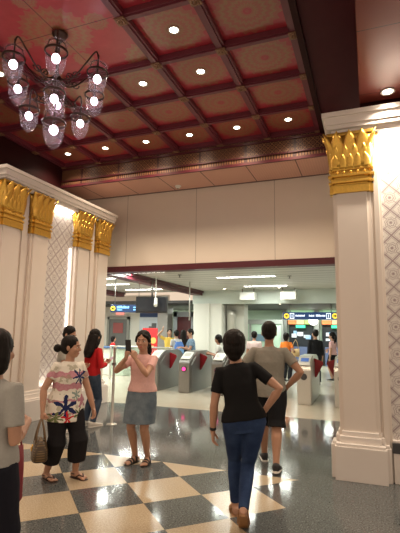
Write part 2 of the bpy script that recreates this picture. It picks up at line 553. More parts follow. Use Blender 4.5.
def downlight(x, y, z, label, group, warm=True):
    e = empty('downlight', (x, y, z), label, 'ceiling light', group)
    mb = MB(); mb.lathe([(.055, 0), (.078, -.004), (.08, -.012), (.07, -.016), (.055, -.008)], n=20, cap=False)
    mb.build('trim_ring', M['whiteplastic'], e)
    l = MB(); l.lathe([(.056, -.002), (.054, -.010), (.03, -.014), (.002, -.015)], n=20)
    l.build('lens', emis('downlight_lens', (1.0, .86, .66), 14), e)
    return e
for x, y in LAMPS:
    if y > 7: lb = 'small round downlight in the last row of coffers beside the deep beam'; g = 'downlights of the last coffer row'
    else: lb = 'unseen round downlight added as fill in a red medallion coffer'; g = 'downlights of the nearer coffers'
    downlight(x, y, 5.58, lb, g)
for x, y in LAMPS_ADDED:
    downlight(x, y, 5.58, 'unseen round downlight added as fill in a red medallion coffer', 'downlights of the nearer coffers')

# ---- deep beam at the end of the coffers, lintel wall under it
def end_beam():
    mb = MB(); mb.box(-6.8, -.34, 8.30, 8.42, 5.0, 5.6)
    struct('end_beam', mb, mat_fret(), 'deep dark beam face with gilded fretwork at the end of the coffers', 'beam')
    mb = MB(); mb.box(-6.8, -.34, 8.31, 9.5, 4.97, 5.05)
    struct('end_beam_soffit', mb, mat_soffit(), 'pinkish brown patterned soffit under the deep beam', 'beam')
    mb = MB(); mb.box(-6.8, -.34, 8.26, 8.31, 4.965, 5.02); mb.box(-6.8, -.34, 8.27, 8.31, 5.12, 5.145); mb.box(-6.8, -.34, 8.27, 8.31, 5.40, 5.44)
    struct('trim_1', mb, M['maroon'], 'dark red mouldings along the deep beam', 'trim')
    struct('wall_lintel', B(-6.8, -.2, 9.35, 9.6, 3.17, 5.0), mat_panels('lintel_panels', (0.78, 0.71, 0.62), (0.38, 0.33, 0.28), 1.86, 5.57), 'plain cream panelled wall over the wide opening', 'wall')
    mb = MB(); mb.box(-6.8, -.2, 9.31, 9.62, 3.03, 3.17)
    struct('trim_2', mb, M['maroon'], 'maroon band along the bottom of the cream wall', 'trim')
end_beam()
struct('wall_left', B(-7.0, -6.8, -1.5, 9.6, 4.2, 5.7), M['darkwall'], 'dark red wall above the left pier cornice', 'wall')
struct('wall_far_left', B(-9.0, -6.8, 9.36, 9.5, 0, 5.0), M['cream'], 'plain wall behind the end of the left pier', 'wall')
struct('ceiling_strip', B(-.72, .3, -1.5, 9.6, 5.48, 5.6), M['darkstrip'], 'plain dark strip of ceiling beside the coffers', 'ceiling')
struct('trim_3', B(-.735, -.655, -1.5, 8.4, 5.42, 5.6), M['darkwall'], 'dark edge moulding of the coffered ceiling', 'trim')
def right_soffit():
    m, nt, b = new_mat('soffit_gloss')
    n = N(nt); vec, x, y, z = n.coords('World')
    l = n.m('LESS_THAN', n.m('ABSOLUTE', n.m('SUBTRACT', n.m('FRACT', n.m('DIVIDE', n.m('ADD', y, .15), 1.2)), .5)), .004)
    n.link(n.mix(l, (0.15, 0.026, 0.018), (0.01, 0.004, 0.004)), b.inputs['Base Color'])
    b.inputs['Roughness'].default_value = .30; b.inputs['Specular IOR Level'].default_value = .28
    struct('ceiling_right', B(-.005, 3.5, -1.5, 5.46, 4.45, 5.6), m, 'lower glossy red-brown soffit on the right', 'ceiling')
right_soffit()
struct('wall_right_upper', B(.0, 3.5, 5.56, 5.8, 4.3, 5.6), M['darkwall'], 'dark red wall above the right pier cornice', 'wall')
downlight(.31, 5.26, 4.45, 'downlight in the red-brown soffit above the right pier', None)
spot('soffit_downlight_beam', (.31, 5.26, 4.42), 90, (1, .86, .68), 120, .9)
def right_wash():
    e = empty('wall_wash_light', (.72, 5.555, 4.06), 'strip light hidden under the cornice over the bright right wall', 'strip light')
    mb = MB(); mb.box(-.4, .5, -.015, .015, 0, .02); mb.build('tube', emis('niche_tube', (1, .93, .82), 9), e)
    area('wall_wash', (.72, 5.50, 4.05), .9, .05, 34, (1, .88, .70), (.45, 0, 0))
right_wash()
e = empty('smoke_detector', (-4.05, 9.02, 4.97), 'small white smoke detector on the soffit of the deep beam', 'smoke detector')
MB().lathe([(.03, -.055), (.05, -.045), (.055, -.02), (.075, -.012), (.075, 0)], n=20).build('housing', M['whiteplastic'], e)
MB().lathe([(.012, -.062), (.02, -.05)], n=12).build('sensor', M['darkgrey'], e)

# ---- piers: plinth, pilasters with gilded capitals, cornice, patterned niches
def redented(mb, x0, x1, y0, z0, z1, step, depth, back):
    """front block with two side steps; front faces -y"""
    mb.box(x0 + step, x1 - step, y0, back, z0, z1, .004)
    mb.box(x0, x1, y0 + depth, back, z0, z1, .004)
def pilaster_mb(w, z0, z1):
    """face towards -y at y=0, centred on x=0"""
    mb = MB()
    mb.box(-w / 2 + .045, w / 2 - .045, 0, .2, z0, z1, .004)
    mb.box(-w / 2, w / 2, .03, .2, z0, z1, .004)
    return mb
def plinth_mb(w, z):
    mb = MB()
    for (a, lo, hi) in ((.10, 0, z * .70), (.085, z * .70, z * .76), (.045, z * .76, z * .90), (.02, z * .90, z)):
        mb.box(-w / 2 + .045 - a, w / 2 - .045 + a, -a, .2, lo, hi, .008)
        mb.box(-w / 2 - a, w / 2 + a, .05 - a * .6, .2, lo, hi, .008)
    return mb
def capital(loc, rz, w, label, group):
    """gilded lotus capital, origin at its lower edge on the pilaster face"""
    e = empty('gilded_capital', loc, label, 'capital', group, rz)
    def ring(z0, z1, a, mb, bev=.008):
        mb.box(-w / 2 + .045 - a, w / 2 - .045 + a, -a, .12, z0, z1, bev)
        mb.box(-w / 2 - a, w / 2 + a, .035 - a, .12, z0, z1, bev)
    mb = MB(); ring(0, .10, .035, mb); ring(.10, .125, .02, mb)
    mb.build('lower_band', M['gold'], e)
    mb = MB(); ring(.125, .155, .045, mb); ring(.155, .205, .02, mb); ring(.205, .24, .05, mb)
    mb.build('middle_band', M['gold'], e)
    mb = MB(); ring(.24, .285, .022, mb); ring(.285, .315, .04, mb)
    for k in range(5): mb.ball((-w / 2 + .06 + k * (w - .12) / 4, -.025, .262), (.022, .016, .02), n=8)
    mb.build('upper_band', M['gold'], e)
    mb = MB()
    t = .045
    # flaring core
    secs = []
    for q in range(6):
        s = q / 5; fl = .0 + .075 * s * s
        secs.append((V((0, .04, .315 + s * .42)), V((1, 0, 0)), V((0, 1, 0)), w / 2 + fl - .02, .05 + fl * .5))
    mb.loft(secs, 28, 8)
    mb.build('core', M['gold'], e)
    mb = MB()
    def petal(cx, cy, nx, ny, z0, h, pw, out):
        """pointed petal leaning outward from the face point along (nx,ny)"""
        tx, ty = -ny, nx
        t2 = bmesh.new(); rows = []
        for j in range(7):
            s = j / 6
            wd = pw * math.sin(PI * min(1, .28 + .72 * s)) ** .8 * .5 if s < 1 else .002
            o = out * s ** 2.2; z = z0 + h * s
            row = []
            for k in range(-2, 3):
                q = k / 2
                lift = (1 - q * q) * .03 * (1 - .5 * s)
                row.append(t2.verts.new((cx + tx * wd * q + nx * (o + lift), cy + ty * wd * q + ny * (o + lift), z)))
            rows.append(row)
        for a, b in zip(rows, rows[1:]):
            for k in range(4):
                f = t2.faces.new((a[k], a[k + 1], b[k + 1], b[k])); f.smooth = True
        g = bmesh.ops.extrude_face_region(t2, geom=t2.faces[:])
        for v in [v for v in g['geom'] if isinstance(v, bmesh.types.BMVert)]: v.co -= V((nx, ny, 0)) * .018
        mb._join(t2)
    for row, (z0, h, out, npet, off) in enumerate(((.30, .30, .055, 4, 0), (.33, .44, .10, 3, 0), (.31, .18, .03, 5, 0))):
        for k in range(npet):
            c = -w / 2 + (k + .5) * w / npet
            petal(c, -.012 - .004 * row, 0, -1, z0, h, w / npet * 1.6, out)
        for s in (-1, 1):
            for yy in (.03, .09):
                petal(s * (w / 2 + .005), yy, s, 0, z0, h, .12, out)
    for s in (-1, 1):
        petal(s * (w / 2 - .01), .01, s * .7, -.7, .30, .47, .15, .13)
    mb.build('lotus_petals', M['gold'], e)
    mb = MB(); mb.box(-w / 2 - .055, w / 2 + .055, -.055, .12, .735, .775, .008)
    mb.build('abacus', M['gold'], e)
    return e

CAPZ = 3.33
def right_pier():
    """front plane y=5.5, from x=-.36 to beyond the frame"""
    struct('wall_right', B(-.36, 3.5, 5.68, 9.45, 0, 4.36), M['cream'], 'cream core wall of the right pier', 'wall')
    o = struct('pilaster', pilaster_mb(.44, 0, 4.1), M['cream'], 'cream pilaster at the corner of the right pier', 'pilaster'); o.location = (-.14, 5.5, 0)
    o = struct('plinth', plinth_mb(.44, .52), M['cream2'], 'stepped cream plinth under the right pilaster', 'plinth'); o.location = (-.14, 5.5, 0)
    capital((-.14, 5.5, CAPZ), 0, .44, 'gilded lotus capital on the right pier beside the bright wall', None)
    struct('wall_panel_right', B(.20, 3.5, 5.60, 5.69, .45, 4.1), mat_lattice(), 'white wall panel with mauve lattice pattern on the right', 'wall panel')
    mb = MB(); mb.box(.08, .20, 5.56, 5.69, 0, 4.1, .006); mb.box(.11, .17, 5.535, 5.6, 0, 4.1, .006)
    struct('trim_4', mb, M['cream'], 'cream moulded frame of the right lattice panel', 'trim')
    mb = MB(); mb.box(.20, 3.5, 5.54, 5.69, 0, .45, .006); mb.box(.2, 3.5, 5.52, 5.69, 0, .32, .006)
    struct('baseboard_right', mb, M['cream2'], 'cream base under the right lattice panel', 'baseboard')
    mb = MB()
    for a, z0, z1 in ((.0, 4.08, 4.15), (.05, 4.15, 4.20), (.07, 4.20, 4.30), (.10, 4.30, 4.36)):
        mb.box(-.36 - a, 3.5, 5.48 - a, 9.4, z0, z1, .006)
    struct('cornice_right', mb, M['cream2'], 'moulded cream cornice on the right pier', 'cornice')
    e = empty('power_socket', (.24, 5.52, .32), 'dark grey socket plate at the foot of the lattice panel', 'socket')
    mb = MB(); mb.box(-.05, .09, -.015, .02, .0, .11, .006); mb.build('cover_plate', M['darkgrey'], e)
right_pier()

def left_pier():
    """front plane x=-5.7 facing +x, from y=5.5 to y=8.85"""
    X = -5.7
    struct('wall_left_pier', B(-6.8, X - .16, 5.62, 8.75, 0, 4.36), M['cream'], 'cream core wall of the left pier', 'wall')
    lab = ['nearest cream pilaster of the left pier', 'cream pilaster left of the lit lattice niche', 'cream pilaster right of the lit lattice niche', 'cream pilaster at the far end of the left pier']
    cl = ['gilded capital nearest the chandelier on the left pier', 'gilded capital just left of the lit niche', 'gilded capital just right of the lit niche', 'gilded capital at the far end of the left pier']
    for i, yc in enumerate((5.735, 6.475, 7.82, 8.56)):
        o = struct('pilaster', pilaster_mb(.47, 0, 4.1), M['cream'], lab[i], 'pilaster'); o.location = (X, yc, 0); o.rotation_euler.z = PI / 2
        o = struct('plinth', plinth_mb(.47, .52), M['cream2'], 'stepped plinth of the ' + lab[i], 'plinth'); o.location = (X, yc, 0); o.rotation_euler.z = PI / 2
        capital((X, yc, CAPZ + .02), PI / 2, .47, cl[i], 'gilded capitals of the left pier')
    struct('wall_panel_left', B(X - .17, X - .13, 6.71, 7.585, .5, 4.1), mat_lattice(), 'white lattice patterned niche between the left pilasters', 'wall panel')
    mb = MB()
    for a, b in ((5.97, 6.24), (8.055, 8.325)):
        mb.box(X - .17, X - .08, a, b, 0, 4.1); mb.box(X - .1, X - .05, a + .07, b - .07, .5, 4.1, .005)
    mb.box(X - .17, X - .10, 6.70, 6.75, .5, 4.1); mb.box(X - .17, X - .10, 7.55, 7.6, .5, 4.1)
    struct('trim_5', mb, M['cream'], 'cream moulded strips between the left pilasters', 'trim')
    mb = MB(); mb.box(X - .17, X - .0, 5.6, 8.7, 0, .40, .006); mb.box(X - .17, X - .04, 5.6, 8.7, .40, .5, .006)
    struct('baseboard_left', mb, M['cream2'], 'cream base along the left pier', 'baseboard')
    mb = MB()
    for a, z0, z1 in ((.0, 4.08, 4.15), (.05, 4.15, 4.20), (.07, 4.20, 4.30), (.10, 4.30, 4.36)):
        mb.box(-6.9, X + .02 + a, 5.50 - a, 8.83 + a, z0, z1, .006)
    struct('cornice_left', mb, M['cream2'], 'moulded cream cornice on the left pier', 'cornice')
    # strip lights washing the niche, one under the cornice, one at each upright
    e = empty('niche_light', (X - .1, 7.15, 4.06), 'bright strip light under the cornice of the left niche', 'strip light')
    mb = MB(); mb.box(-.02, .02, -.38, .38, 0, .025); mb.build('tube', emis('niche_tube', (1, .93, .82), 9), e)
    e = empty('niche_light', (X - .115, 7.50, .55), 'thin upright strip light at the far edge of the niche', 'strip light')
    mb = MB(); mb.box(-.012, .012, -.012, .012, 0, 2.75); mb.build('tube', emis('niche_tube_dim', (1, .93, .82), 2.5), e)
    area('niche_wash', (X - .06, 7.15, 4.03), .7, .08, COVE, (1, .9, .76), (0, 0, PI / 2))
    area('niche_wash', (X - .06, 7.15, .54), .7, .08, COVE * .8, (1, .9, .76), (PI, 0, PI / 2))
left_pier()

# ================================================================== THE CONCOURSE BEYOND
def concourse():
    struct('ceiling_concourse', B(-16, .6, 9.62, 16.6, 3.20, 3.3), mat_slats('slat_ceiling', (0.64, 0.63, 0.58), .48), 'white slatted metal ceiling of the concourse', 'ceiling')
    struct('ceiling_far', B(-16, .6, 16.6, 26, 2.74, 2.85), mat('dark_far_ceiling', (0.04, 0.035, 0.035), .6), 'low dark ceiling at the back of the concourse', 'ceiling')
    mb = MB(); mb.box(-6.6, .6, 16.4, 16.6, 2.68, 3.2)
    struct('bulkhead', mb, mat('bulkhead_paint', (.64, .72, .67), .5, var=.03), 'pale greenish bulkhead across the concourse ceiling', 'bulkhead')
    for x, w in ((-6.35, .34), (-10.0, .36)):
        mb = MB(); mb.box(x - w / 2, x + w / 2, 9.63, 16.5, 3.02, 3.21); mb.box(x - w / 2 - .05, x + w / 2 + .05, 9.63, 16.5, 3.12, 3.21)
        struct('concourse_beam', mb, M['maroon'], 'maroon beam under the concourse ceiling, ' + ('near the pale pillar' if x > -7 else 'over the far left side'), 'beam')
    struct('wall_far', B(-16, .6, 23.0, 23.2, 0, 2.8), M['palegreen'], 'pale green wall at the back of the concourse', 'wall')
    struct('wall_far_end', B(.3, .45, 9.6, 23.2, 0, 3.3), M['white'], 'white side wall of the concourse', 'wall')
    struct('wall_back_left', B(-16, -8.9, 19.0, 19.15, 0, 3.3), M['white'], 'white wall at the far left of the concourse', 'wall')
    # the broad pale pillar and its round neighbour
    mb = MB(); mb.box(-6.55, -5.35, 16.35, 17.2, 0, 2.7, .05); mb.box(-5.95, -5.85, 16.3, 16.4, 0, 2.7, .01)
    struct('pillar', mb, M['white'], 'broad off-white pillar behind the ticket gates', 'pillar')
    mb = MB(); mb.box(-5.35, -4.62, 17.0, 17.6, 0, 2.7, .03)
    struct('pillar', mb, mat('offwhite_panel', (0.60, 0.60, 0.54), .5), 'narrower off-white pillar joined to the broad one', 'pillar')
    mb = MB(); mb.lathe([(.17, 0), (.17, 2.2), (.185, 2.22), (.185, 2.45)], c=(-5.12, 16.85, 0), n=24)
    struct('pillar', mb, M['steel_light'], 'slim round metal column against the off-white pillar', 'pillar')
    mb = MB(); mb.box(-8.95, -8.45, 18.0, 18.6, 0, 2.75, .02)
    struct('pillar', mb, M['concrete'], 'grey square pillar at the back left', 'pillar')
    # tubes in the ceiling
    for x, y, L in TUBES:
        if x > -5 : lb, g = 'louvred strip light in the slatted ceiling above the gates', 'strip lights above the gates'
        else: lb, g = 'long strip light in the left part of the slatted ceiling', 'strip lights of the left side'
        e = empty('strip_light', (x, y, 3.2), lb, 'ceiling light', g)
        mb = MB(); mb.box(-L / 2 - .03, L / 2 + .03, -.09, .09, -.012, 0); mb.build('housing', M['whiteplastic'], e)
        mb = MB()
        nseg = max(6, int(L / .13))
        for k in range(nseg):
            a = -L / 2 + L * k / nseg; mb.box(a + .022, a + L / nseg - .022, -.06, .06, -.02, -.01)
        mb.build('louvre', emis('tube_louvre', (1, 1, .94), 7), e)
    # small hanging white equipment boxes under the ceiling with a bracket at each end
    for x, lb in ((-4.17, 'white box unit hanging from the ceiling, left of two'), (-2.66, 'white box unit hanging from the ceiling, right of two')):
        e = empty('hanging_unit', (x, 15.9, 3.2), lb, 'ceiling unit')
        mb = MB(); mb.box(-.28, .28, -.2, .2, -.42, -.14, .02); mb.build('casing', M['whiteplastic'], e)
        for s in (-.22, .22):
            mb = MB(); mb.box(s - .02, s + .02, -.02, .02, -.2, 0); mb.build('bracket', M['steel'], e)
    for x, lb in ((-5.0, 'small round ceiling downlight nearest the off-white pillar'), (-2.95, 'small round ceiling downlight between the hanging boxes'), (-3.3, 'ceiling downlight below the bulkhead')):
        y, z = (15.6, 3.2) if x != -3.3 else (17.6, 2.74)
        downlight(x, y, z, lb, None)
concourse()

for x, y in ((-2.05, 12.4), (-5.0, 11.4)):
    e = empty('sprinkler_head', (x, y, 3.2), 'small dark sprinkler head in the slatted ceiling', 'sprinkler', 'sprinkler heads of the concourse ceiling')
    MB().lathe([(.05, -.012), (.06, -.006), (.06, 0)], n=16).build('rose', M['darkgrey'], e)
    MB().lathe([(.03, -.075), (.03, -.07), (.012, -.06), (.012, -.01)], n=12).build('nozzle', M['darkgrey'], e)

def arrow_roundel(x, z, r, direction, parent):
    """yellow disc with a dark arrow"""
    mb = MB(); mb.lathe([(r, 0), (r, .012)], c=(x, -.055, z), axis=(0, -1, 0), n=24)
    o = mb.build('roundel', emis('sign_yellow', (1.0, .68, .05), 1.0), parent)
    a = r * .6; d = direction
    poly = [(-a * d, 0), (0, a), (0, a * .35), (a * d, a * .35), (a * d, -a * .35), (0, -a * .35), (0, -a)]
    if d < 0: poly = poly[::-1]
    mb = MB(); mb.prism([(x + p, z + q) for p, q in poly], .008, Matrix.Translation((0, -.067, 0)) @ XZ)
    mb.build('arrow', M['black'], o)
def hanging_sign():
    e = empty('direction_sign', (-2.17, 18.0, 2.12), 'dark blue hanging direction sign with a yellow roundel at each end', 'sign')
    mb = MB(); mb.box(-1.08, 1.08, -.05, .05, 0, .30, .01)
    mb.build('board', emis('sign_navy', (.012, .035, .10), .9), e)
    for s in (-.8, .8):
        mb = MB(); mb.tube([(s, 0, .29), (s, 0, .62)], .015); mb.build('hanger', M['steel'], e)
    w = emis('sign_white', (.75, .85, .95), 1.2)
    arrow_roundel(-.94, .15, .105, 1, e); arrow_roundel(.94, .15, .105, -1, e)
    for x in (-.72, .70):
        mb = MB()
        for a, b, c, d in ((x - .085, x + .085, .235, .26), (x - .085, x + .085, .04, .065), (x - .085, x - .065, .04, .26), (x + .065, x + .085, .04, .26)): mb.box(a, b, -.058, -.045, c, d)
        mb.box(x - .012, x + .012, -.058, -.045, .09, .21)
        mb.build('exit_box', w, e)
    mb = MB()
    random.seed(3)
    for a, b in ((-.58, -.22), (-.05, .15), (.22, .58)):
        mb = MB(); x = a
        while x < b:
            ww = random.uniform(.02, .035); mb.box(x, min(x + ww, b), -.058, -.045, .125, .125 + random.uniform(.05, .085)); x += ww + .014
        mb.build('lettering', w, e)
    # left concourse sign
    e = empty('direction_sign', (-7.05, 12.0, 2.16), 'dark blue hanging direction sign at the left with one yellow roundel', 'sign', rz=.12)
    mb = MB(); mb.box(-.52, .52, -.05, .05, 0, .235, .01); mb.build('board', emis('sign_navy', (.012, .035, .10), .9), e)
    for s in (-.4, .4):
        mb = MB(); mb.tube([(s, 0, .23), (s, 0, 1.05)], .012); mb.build('hanger', M['steel'], e)
    arrow_roundel(-.43, .12, .075, 1, e)
    mb = MB(); x = -.3
    w2 = emis('sign_cyan', (.25, .6, 1.0), 1.0)
    while x < .08: ww = random.uniform(.02, .04); mb.box(x, x + ww, -.058, -.045, .12, .12 + random.uniform(.05, .08)); x += ww + .012
    mb.build('lettering', w2, e)
    for a, b, c, d in ((-.3, -.12, .06, .085), (.25, .42, .14, .17), (.25, .36, .06, .10)):
        MB().box(a, b, -.058, -.045, c, d).build('lettering', w2, e)
hanging_sign()

def monitor():
    e = empty('hanging_monitor', (-6.17, 12.0, 2.14), 'black monitor hanging from the ceiling over the left gates', 'monitor', rz=.15)
    mb = MB(); mb.box(-.5, .5, -.06, .06, 0, .50, .02); mb.build('casing', M['black'], e)
    mb = MB(); mb.box(-.45, .45, -.068, -.055, .05, .45); mb.build('screen', mat('dark_screen', (.02, .022, .03), .15), e)
    mb = MB(); mb.tube([(0, 0, .49), (0, 0, 1.06)], .03); mb.box(-.1, .1, -.08, .08, 1.03, 1.06); mb.build('hanger', M['steel'], e)
    e = empty('security_camera', (-5.92, 11.75, 2.46), 'white tubular camera hanging in front of the black monitor', 'camera')
    mb = MB(); mb.tube([(0, 0, .78), (0, 0, .12), (.02, -.02, .05)], .018); mb.build('stalk', M['whiteplastic'], e)
    mb = MB(); mb.tube([(-.02, .06, .10), (.05, -.1, -.12)], [.05, .055], n=14); mb.build('housing', M['whiteplastic'], e)
monitor()

# ---- ticket gates
def gate_profile(): return [(0, 0), (0, .78), (.04, .84), (.42, 1.04), (.55, 1.07), (1.35, 1.07), (1.62, 1.0), (1.86, .78), (1.9, .70), (1.9, 0)]
def ticket_gate(x, y, label, group, flaps=(True, True), face='pink', whitetop=False):
    e = empty('ticket_gate', (x, y, 0), label, 'ticket gate', group)
    hw = .155
    mb = MB(); mb.prism(gate_profile(), 2 * hw, Matrix.Translation((-hw, 0, 0)) @ YZ, .012)
    mb.build('cabinet', M['steel_light'] if whitetop else M['steel'], e)
    for s in (-1, 1):       # dark side panel seams
        mb = MB()
        mb.prism([(.12, .10), (.12, .72), (.45, .92), (1.35, .92), (1.72, .70), (1.72, .10)], .01, Matrix.Translation((s * hw - (0 if s > 0 else .01), 0, 0)) @ YZ, .003)
        mb.build('side_panel', M['steel_light'] if whitetop else M['steel'], e)
    # white reader plate on the sloping nose
    ang = math.atan2(.20, .38)
    R = Matrix.Translation((0, .06, .865)) @ Matrix.Rotation(ang, 4, 'X')
    mb = MB(); mb.prism([(-.135, 0), (.135, 0), (.135, .36), (-.135, .36)], .018, R, .006)
    o = mb.build('reader_plate', M['whiteplastic'], e)
    mb = MB(); mb.prism([(-.09, .15), (.09, .15), (.09, .30), (-.09, .30)], .006, R @ Matrix.Translation((0, 0, .016)))
    mb.build('reader_screen', emis('reader_blue', (.05, .12, .35), .6) if whitetop else M['steel_light'], o)
    mb = MB(); mb.lathe([(.075, 0), (.075, .012), (.06, .02)], c=(0, .0, .62), axis=(0, -1, 0), n=20)
    d = mb.build('display_rim', M['darkgrey'], e)
    if face:
        em = emis('display_pink', (1.0, .05, .28), 1.3) if face == 'pink' else emis('display_green', (.25, 1.0, .12), 1.6)
        mb = MB(); mb.lathe([(.05, 0), (.05, .012)], c=(0, -.015, .62), axis=(0, -1, 0), n=18); mb.build('display', em, d)
    for s, on in ((-1, flaps[0]), (1, flaps[1])):
        if not on: continue
        mb = MB()
        poly = [(0, 1.0), (.20, .93), (.22, .88), (.05, .56), (0, .54)]
        poly = [(s * (hw + p), q) for p, q in poly]
        if s < 0: poly = poly[::-1]
        mb.prism(poly, .03, Matrix.Translation((0, .78, 0)) @ XZ, .006)
        mb.build('flap', M['redflap'], e)
    return e
ticket_gate(-5.55, 10.95, 'steel ticket gate with red flap beside the woman in pink', None, (False, True))
ticket_gate(-4.62, 10.95, 'steel ticket gate with pink display, second from the left', None, (True, True))
ticket_gate(-3.69, 10.92, 'steel ticket gate with pink display beside the woman in black', None, (True, True))
ticket_gate(-2.72, 10.92, 'steel ticket gate mostly hidden behind the couple walking in', None, (True, True))
ticket_gate(-1.44, 10.45, 'pale ticket gate with blue reader screen right of the man', None, (False, True), None, True)
ticket_gate(-.62, 10.45, 'pale ticket gate with green display at the right pier', None, (True, False), 'green', True)

# ---- glass barrier with steel post at the end of the left pier
def barriers():
    e = empty('barrier_post', (-4.23, 6.85, 0), 'slim steel barrier post standing near the couple', 'post')
    mb = MB(); mb.lathe([(.09, 0), (.09, .01), (.03, .02), (.024, .03), (.024, 1.30), (.03, 1.31), (.02, 1.335)], n=20); mb.build('pole', M['steel_light'], e)
    mb = MB(); mb.box(-.03, .03, -.03, .03, 1.0, 1.05, .005); mb.build('clamp', M['steel'], e)
    e = empty('glass_barrier', (-7.0, 12.9, 0), 'low glass barrier with steel rail left of the gates', 'barrier')
    mb = MB(); mb.box(-1.1, 1.1, -.008, .008, .12, 1.05); mb.build('pane', glass('barrier_glass', (.86, .95, .9), .08), e)
    mb = MB(); mb.tube([(-1.15, 0, 1.07), (1.15, 0, 1.07)], .025); mb.build('rail', M['steel_light'], e)
    for x in (-1.12, 0, 1.12):
        mb = MB(); mb.box(x - .03, x + .03, -.02, .02, 0, 1.07, .004); mb.build('post', M['steel_light'], e)
barriers()

# ---- far left: door, notice board, red poster, doorway
def far_left():
    e = empty('door_1', (-11.55, 18.95, 0), 'glazed grey door in the white wall at the far left', 'door', kind='structure')
    mb = MB(); mb.box(-.62, -.5, -.06, .05, 0, 2.25); mb.box(.5, .62, -.06, .05, 0, 2.25); mb.box(-.62, .62, -.06, .05, 2.13, 2.25); mb.build('frame', M['greyframe'], e)
    mb = MB(); mb.box(-.5, .5, -.02, .03, 0, 2.13); mb.build('leaf', mat('dark_door_glass', (.16, .17, .17), .2), e)
    mb = MB(); mb.box(-.28, .28, -.05, -.02, 1.45, 1.95, .01); mb.build('notice', mat('red_notice', (.35, .10, .10), .5), e)
    mb = MB(); mb.box(-.22, .22, -.03, .03, 2.36, 2.48); o = mb.build('exit_light', emis('red_white_sign', (.8, .25, .2), .8)); o.location = (-11.5, 18.96, 0); tag(o, 'small lit red sign above the glazed door', 'sign')
    e = empty('notice_board', (-9.75, 18.93, 1.1), 'white notice board with a dark blue heading on the far wall', 'notice board')
    mb = MB(); mb.box(-.62, .62, -.02, .06, 0, 1.35, .01); mb.build('board', mat('board_white', (.62, .70, .78), .5), e)
    mb = MB(); mb.box(-.60, .60, -.03, -.015, 1.13, 1.33); mb.build('heading', mat('board_navy', (.03, .07, .2), .5), e)
    mb = MB(); mb.box(-.3, -.02, -.03, -.015, .35, .62); mb.box(.05, .3, -.03, -.015, .5, .85); mb.box(-.1, .15, -.032, -.015, .55, .7); mb.build('picture', mat('board_dark', (.12, .13, .14), .5), e)
    e = empty('poster_stand', (-8.42, 16.3, 0), 'bright red poster stand behind the woman in pink', 'poster stand')
    mb = MB(); mb.box(-.34, .34, -.03, .03, .15, 1.70, .01); mb.build('panel', mat('poster_red', (.62, .025, .03), .4), e)
    for s in (-.26, .26):
        mb = MB(); mb.box(s - .03, s + .03, -.15, .15, 0, .03); mb.box(s - .02, s + .02, -.02, .02, .02, .2); mb.build('foot', M['steel'], e)
    mb = MB(); mb.box(-.3, .05, -.036, -.025, 1.2, 1.3); mb.box(-.3, .2, -.036, -.025, .9, 1.0); mb.lathe([(.13, 0), (.13, .012)], c=(.17, -.03, 1.2), axis=(0, -1, 0)); mb.build('print', mat('poster_gold', (.75, .45, .12), .5), e)
    e = empty('door_2', (-8.0, 18.9, 0), 'dark red doorway in a pale blue-grey frame', 'door', kind='structure')
    mb = MB(); mb.box(-.55, -.35, -.06, .06, 0, 2.5); mb.box(.35, .60, -.06, .06, 0, 2.5); mb.box(-.55, .60, -.06, .06, 2.25, 2.5); mb.build('frame', mat('pale_blue_frame', (.42, .47, .52), .35), e)
    mb = MB(); mb.box(-.35, .35, -.02, .03, 0, 2.25); mb.build('leaf', mat('door_dark_red', (.10, .012, .015), .4), e)
    mb = MB(); mb.box(-.02, .10, -.05, -.02, 1.0, 1.05); mb.build('handle', M['steel'], e)
    e = empty('glass_screen', (-7.05, 18.6, 0), 'pale glass screen beside the off-white pillar', 'screen')
    mb = MB(); mb.box(-.35, .35, -.01, .01, .1, 2.4); mb.build('pane', mat('pale_glass', (.45, .52, .55), .15), e)
    for s in (-.37, .37):
        mb = MB(); mb.box(s - .03, s + .03, -.03, .03, 0, 2.5); mb.build('post', M['darkgrey'], e)
    # service counter
    e = empty('counter', (-9.4, 14.2, 0), 'white counter at the far left behind the glass barrier', 'counter')
    mb = MB(); mb.box(-1.2, 1.2, -.3, .3, 0, .95, .02); mb.build('body', M['white'], e)
    mb = MB(); mb.box(-1.28, 1.28, -.36, .36, .95, 1.0, .008); mb.build('top', mat('counter_blue', (.06, .12, .26), .4), e)
    mb = MB(); mb.tube([(-5.42, 13.2, 3.2), (-5.42, 13.2, 1.95)], .018); o = mb.build('hanging_rod', M['steel_light']); tag(o, 'thin metal rod hanging from the ceiling left of the pale pillar', 'rod')
far_left()

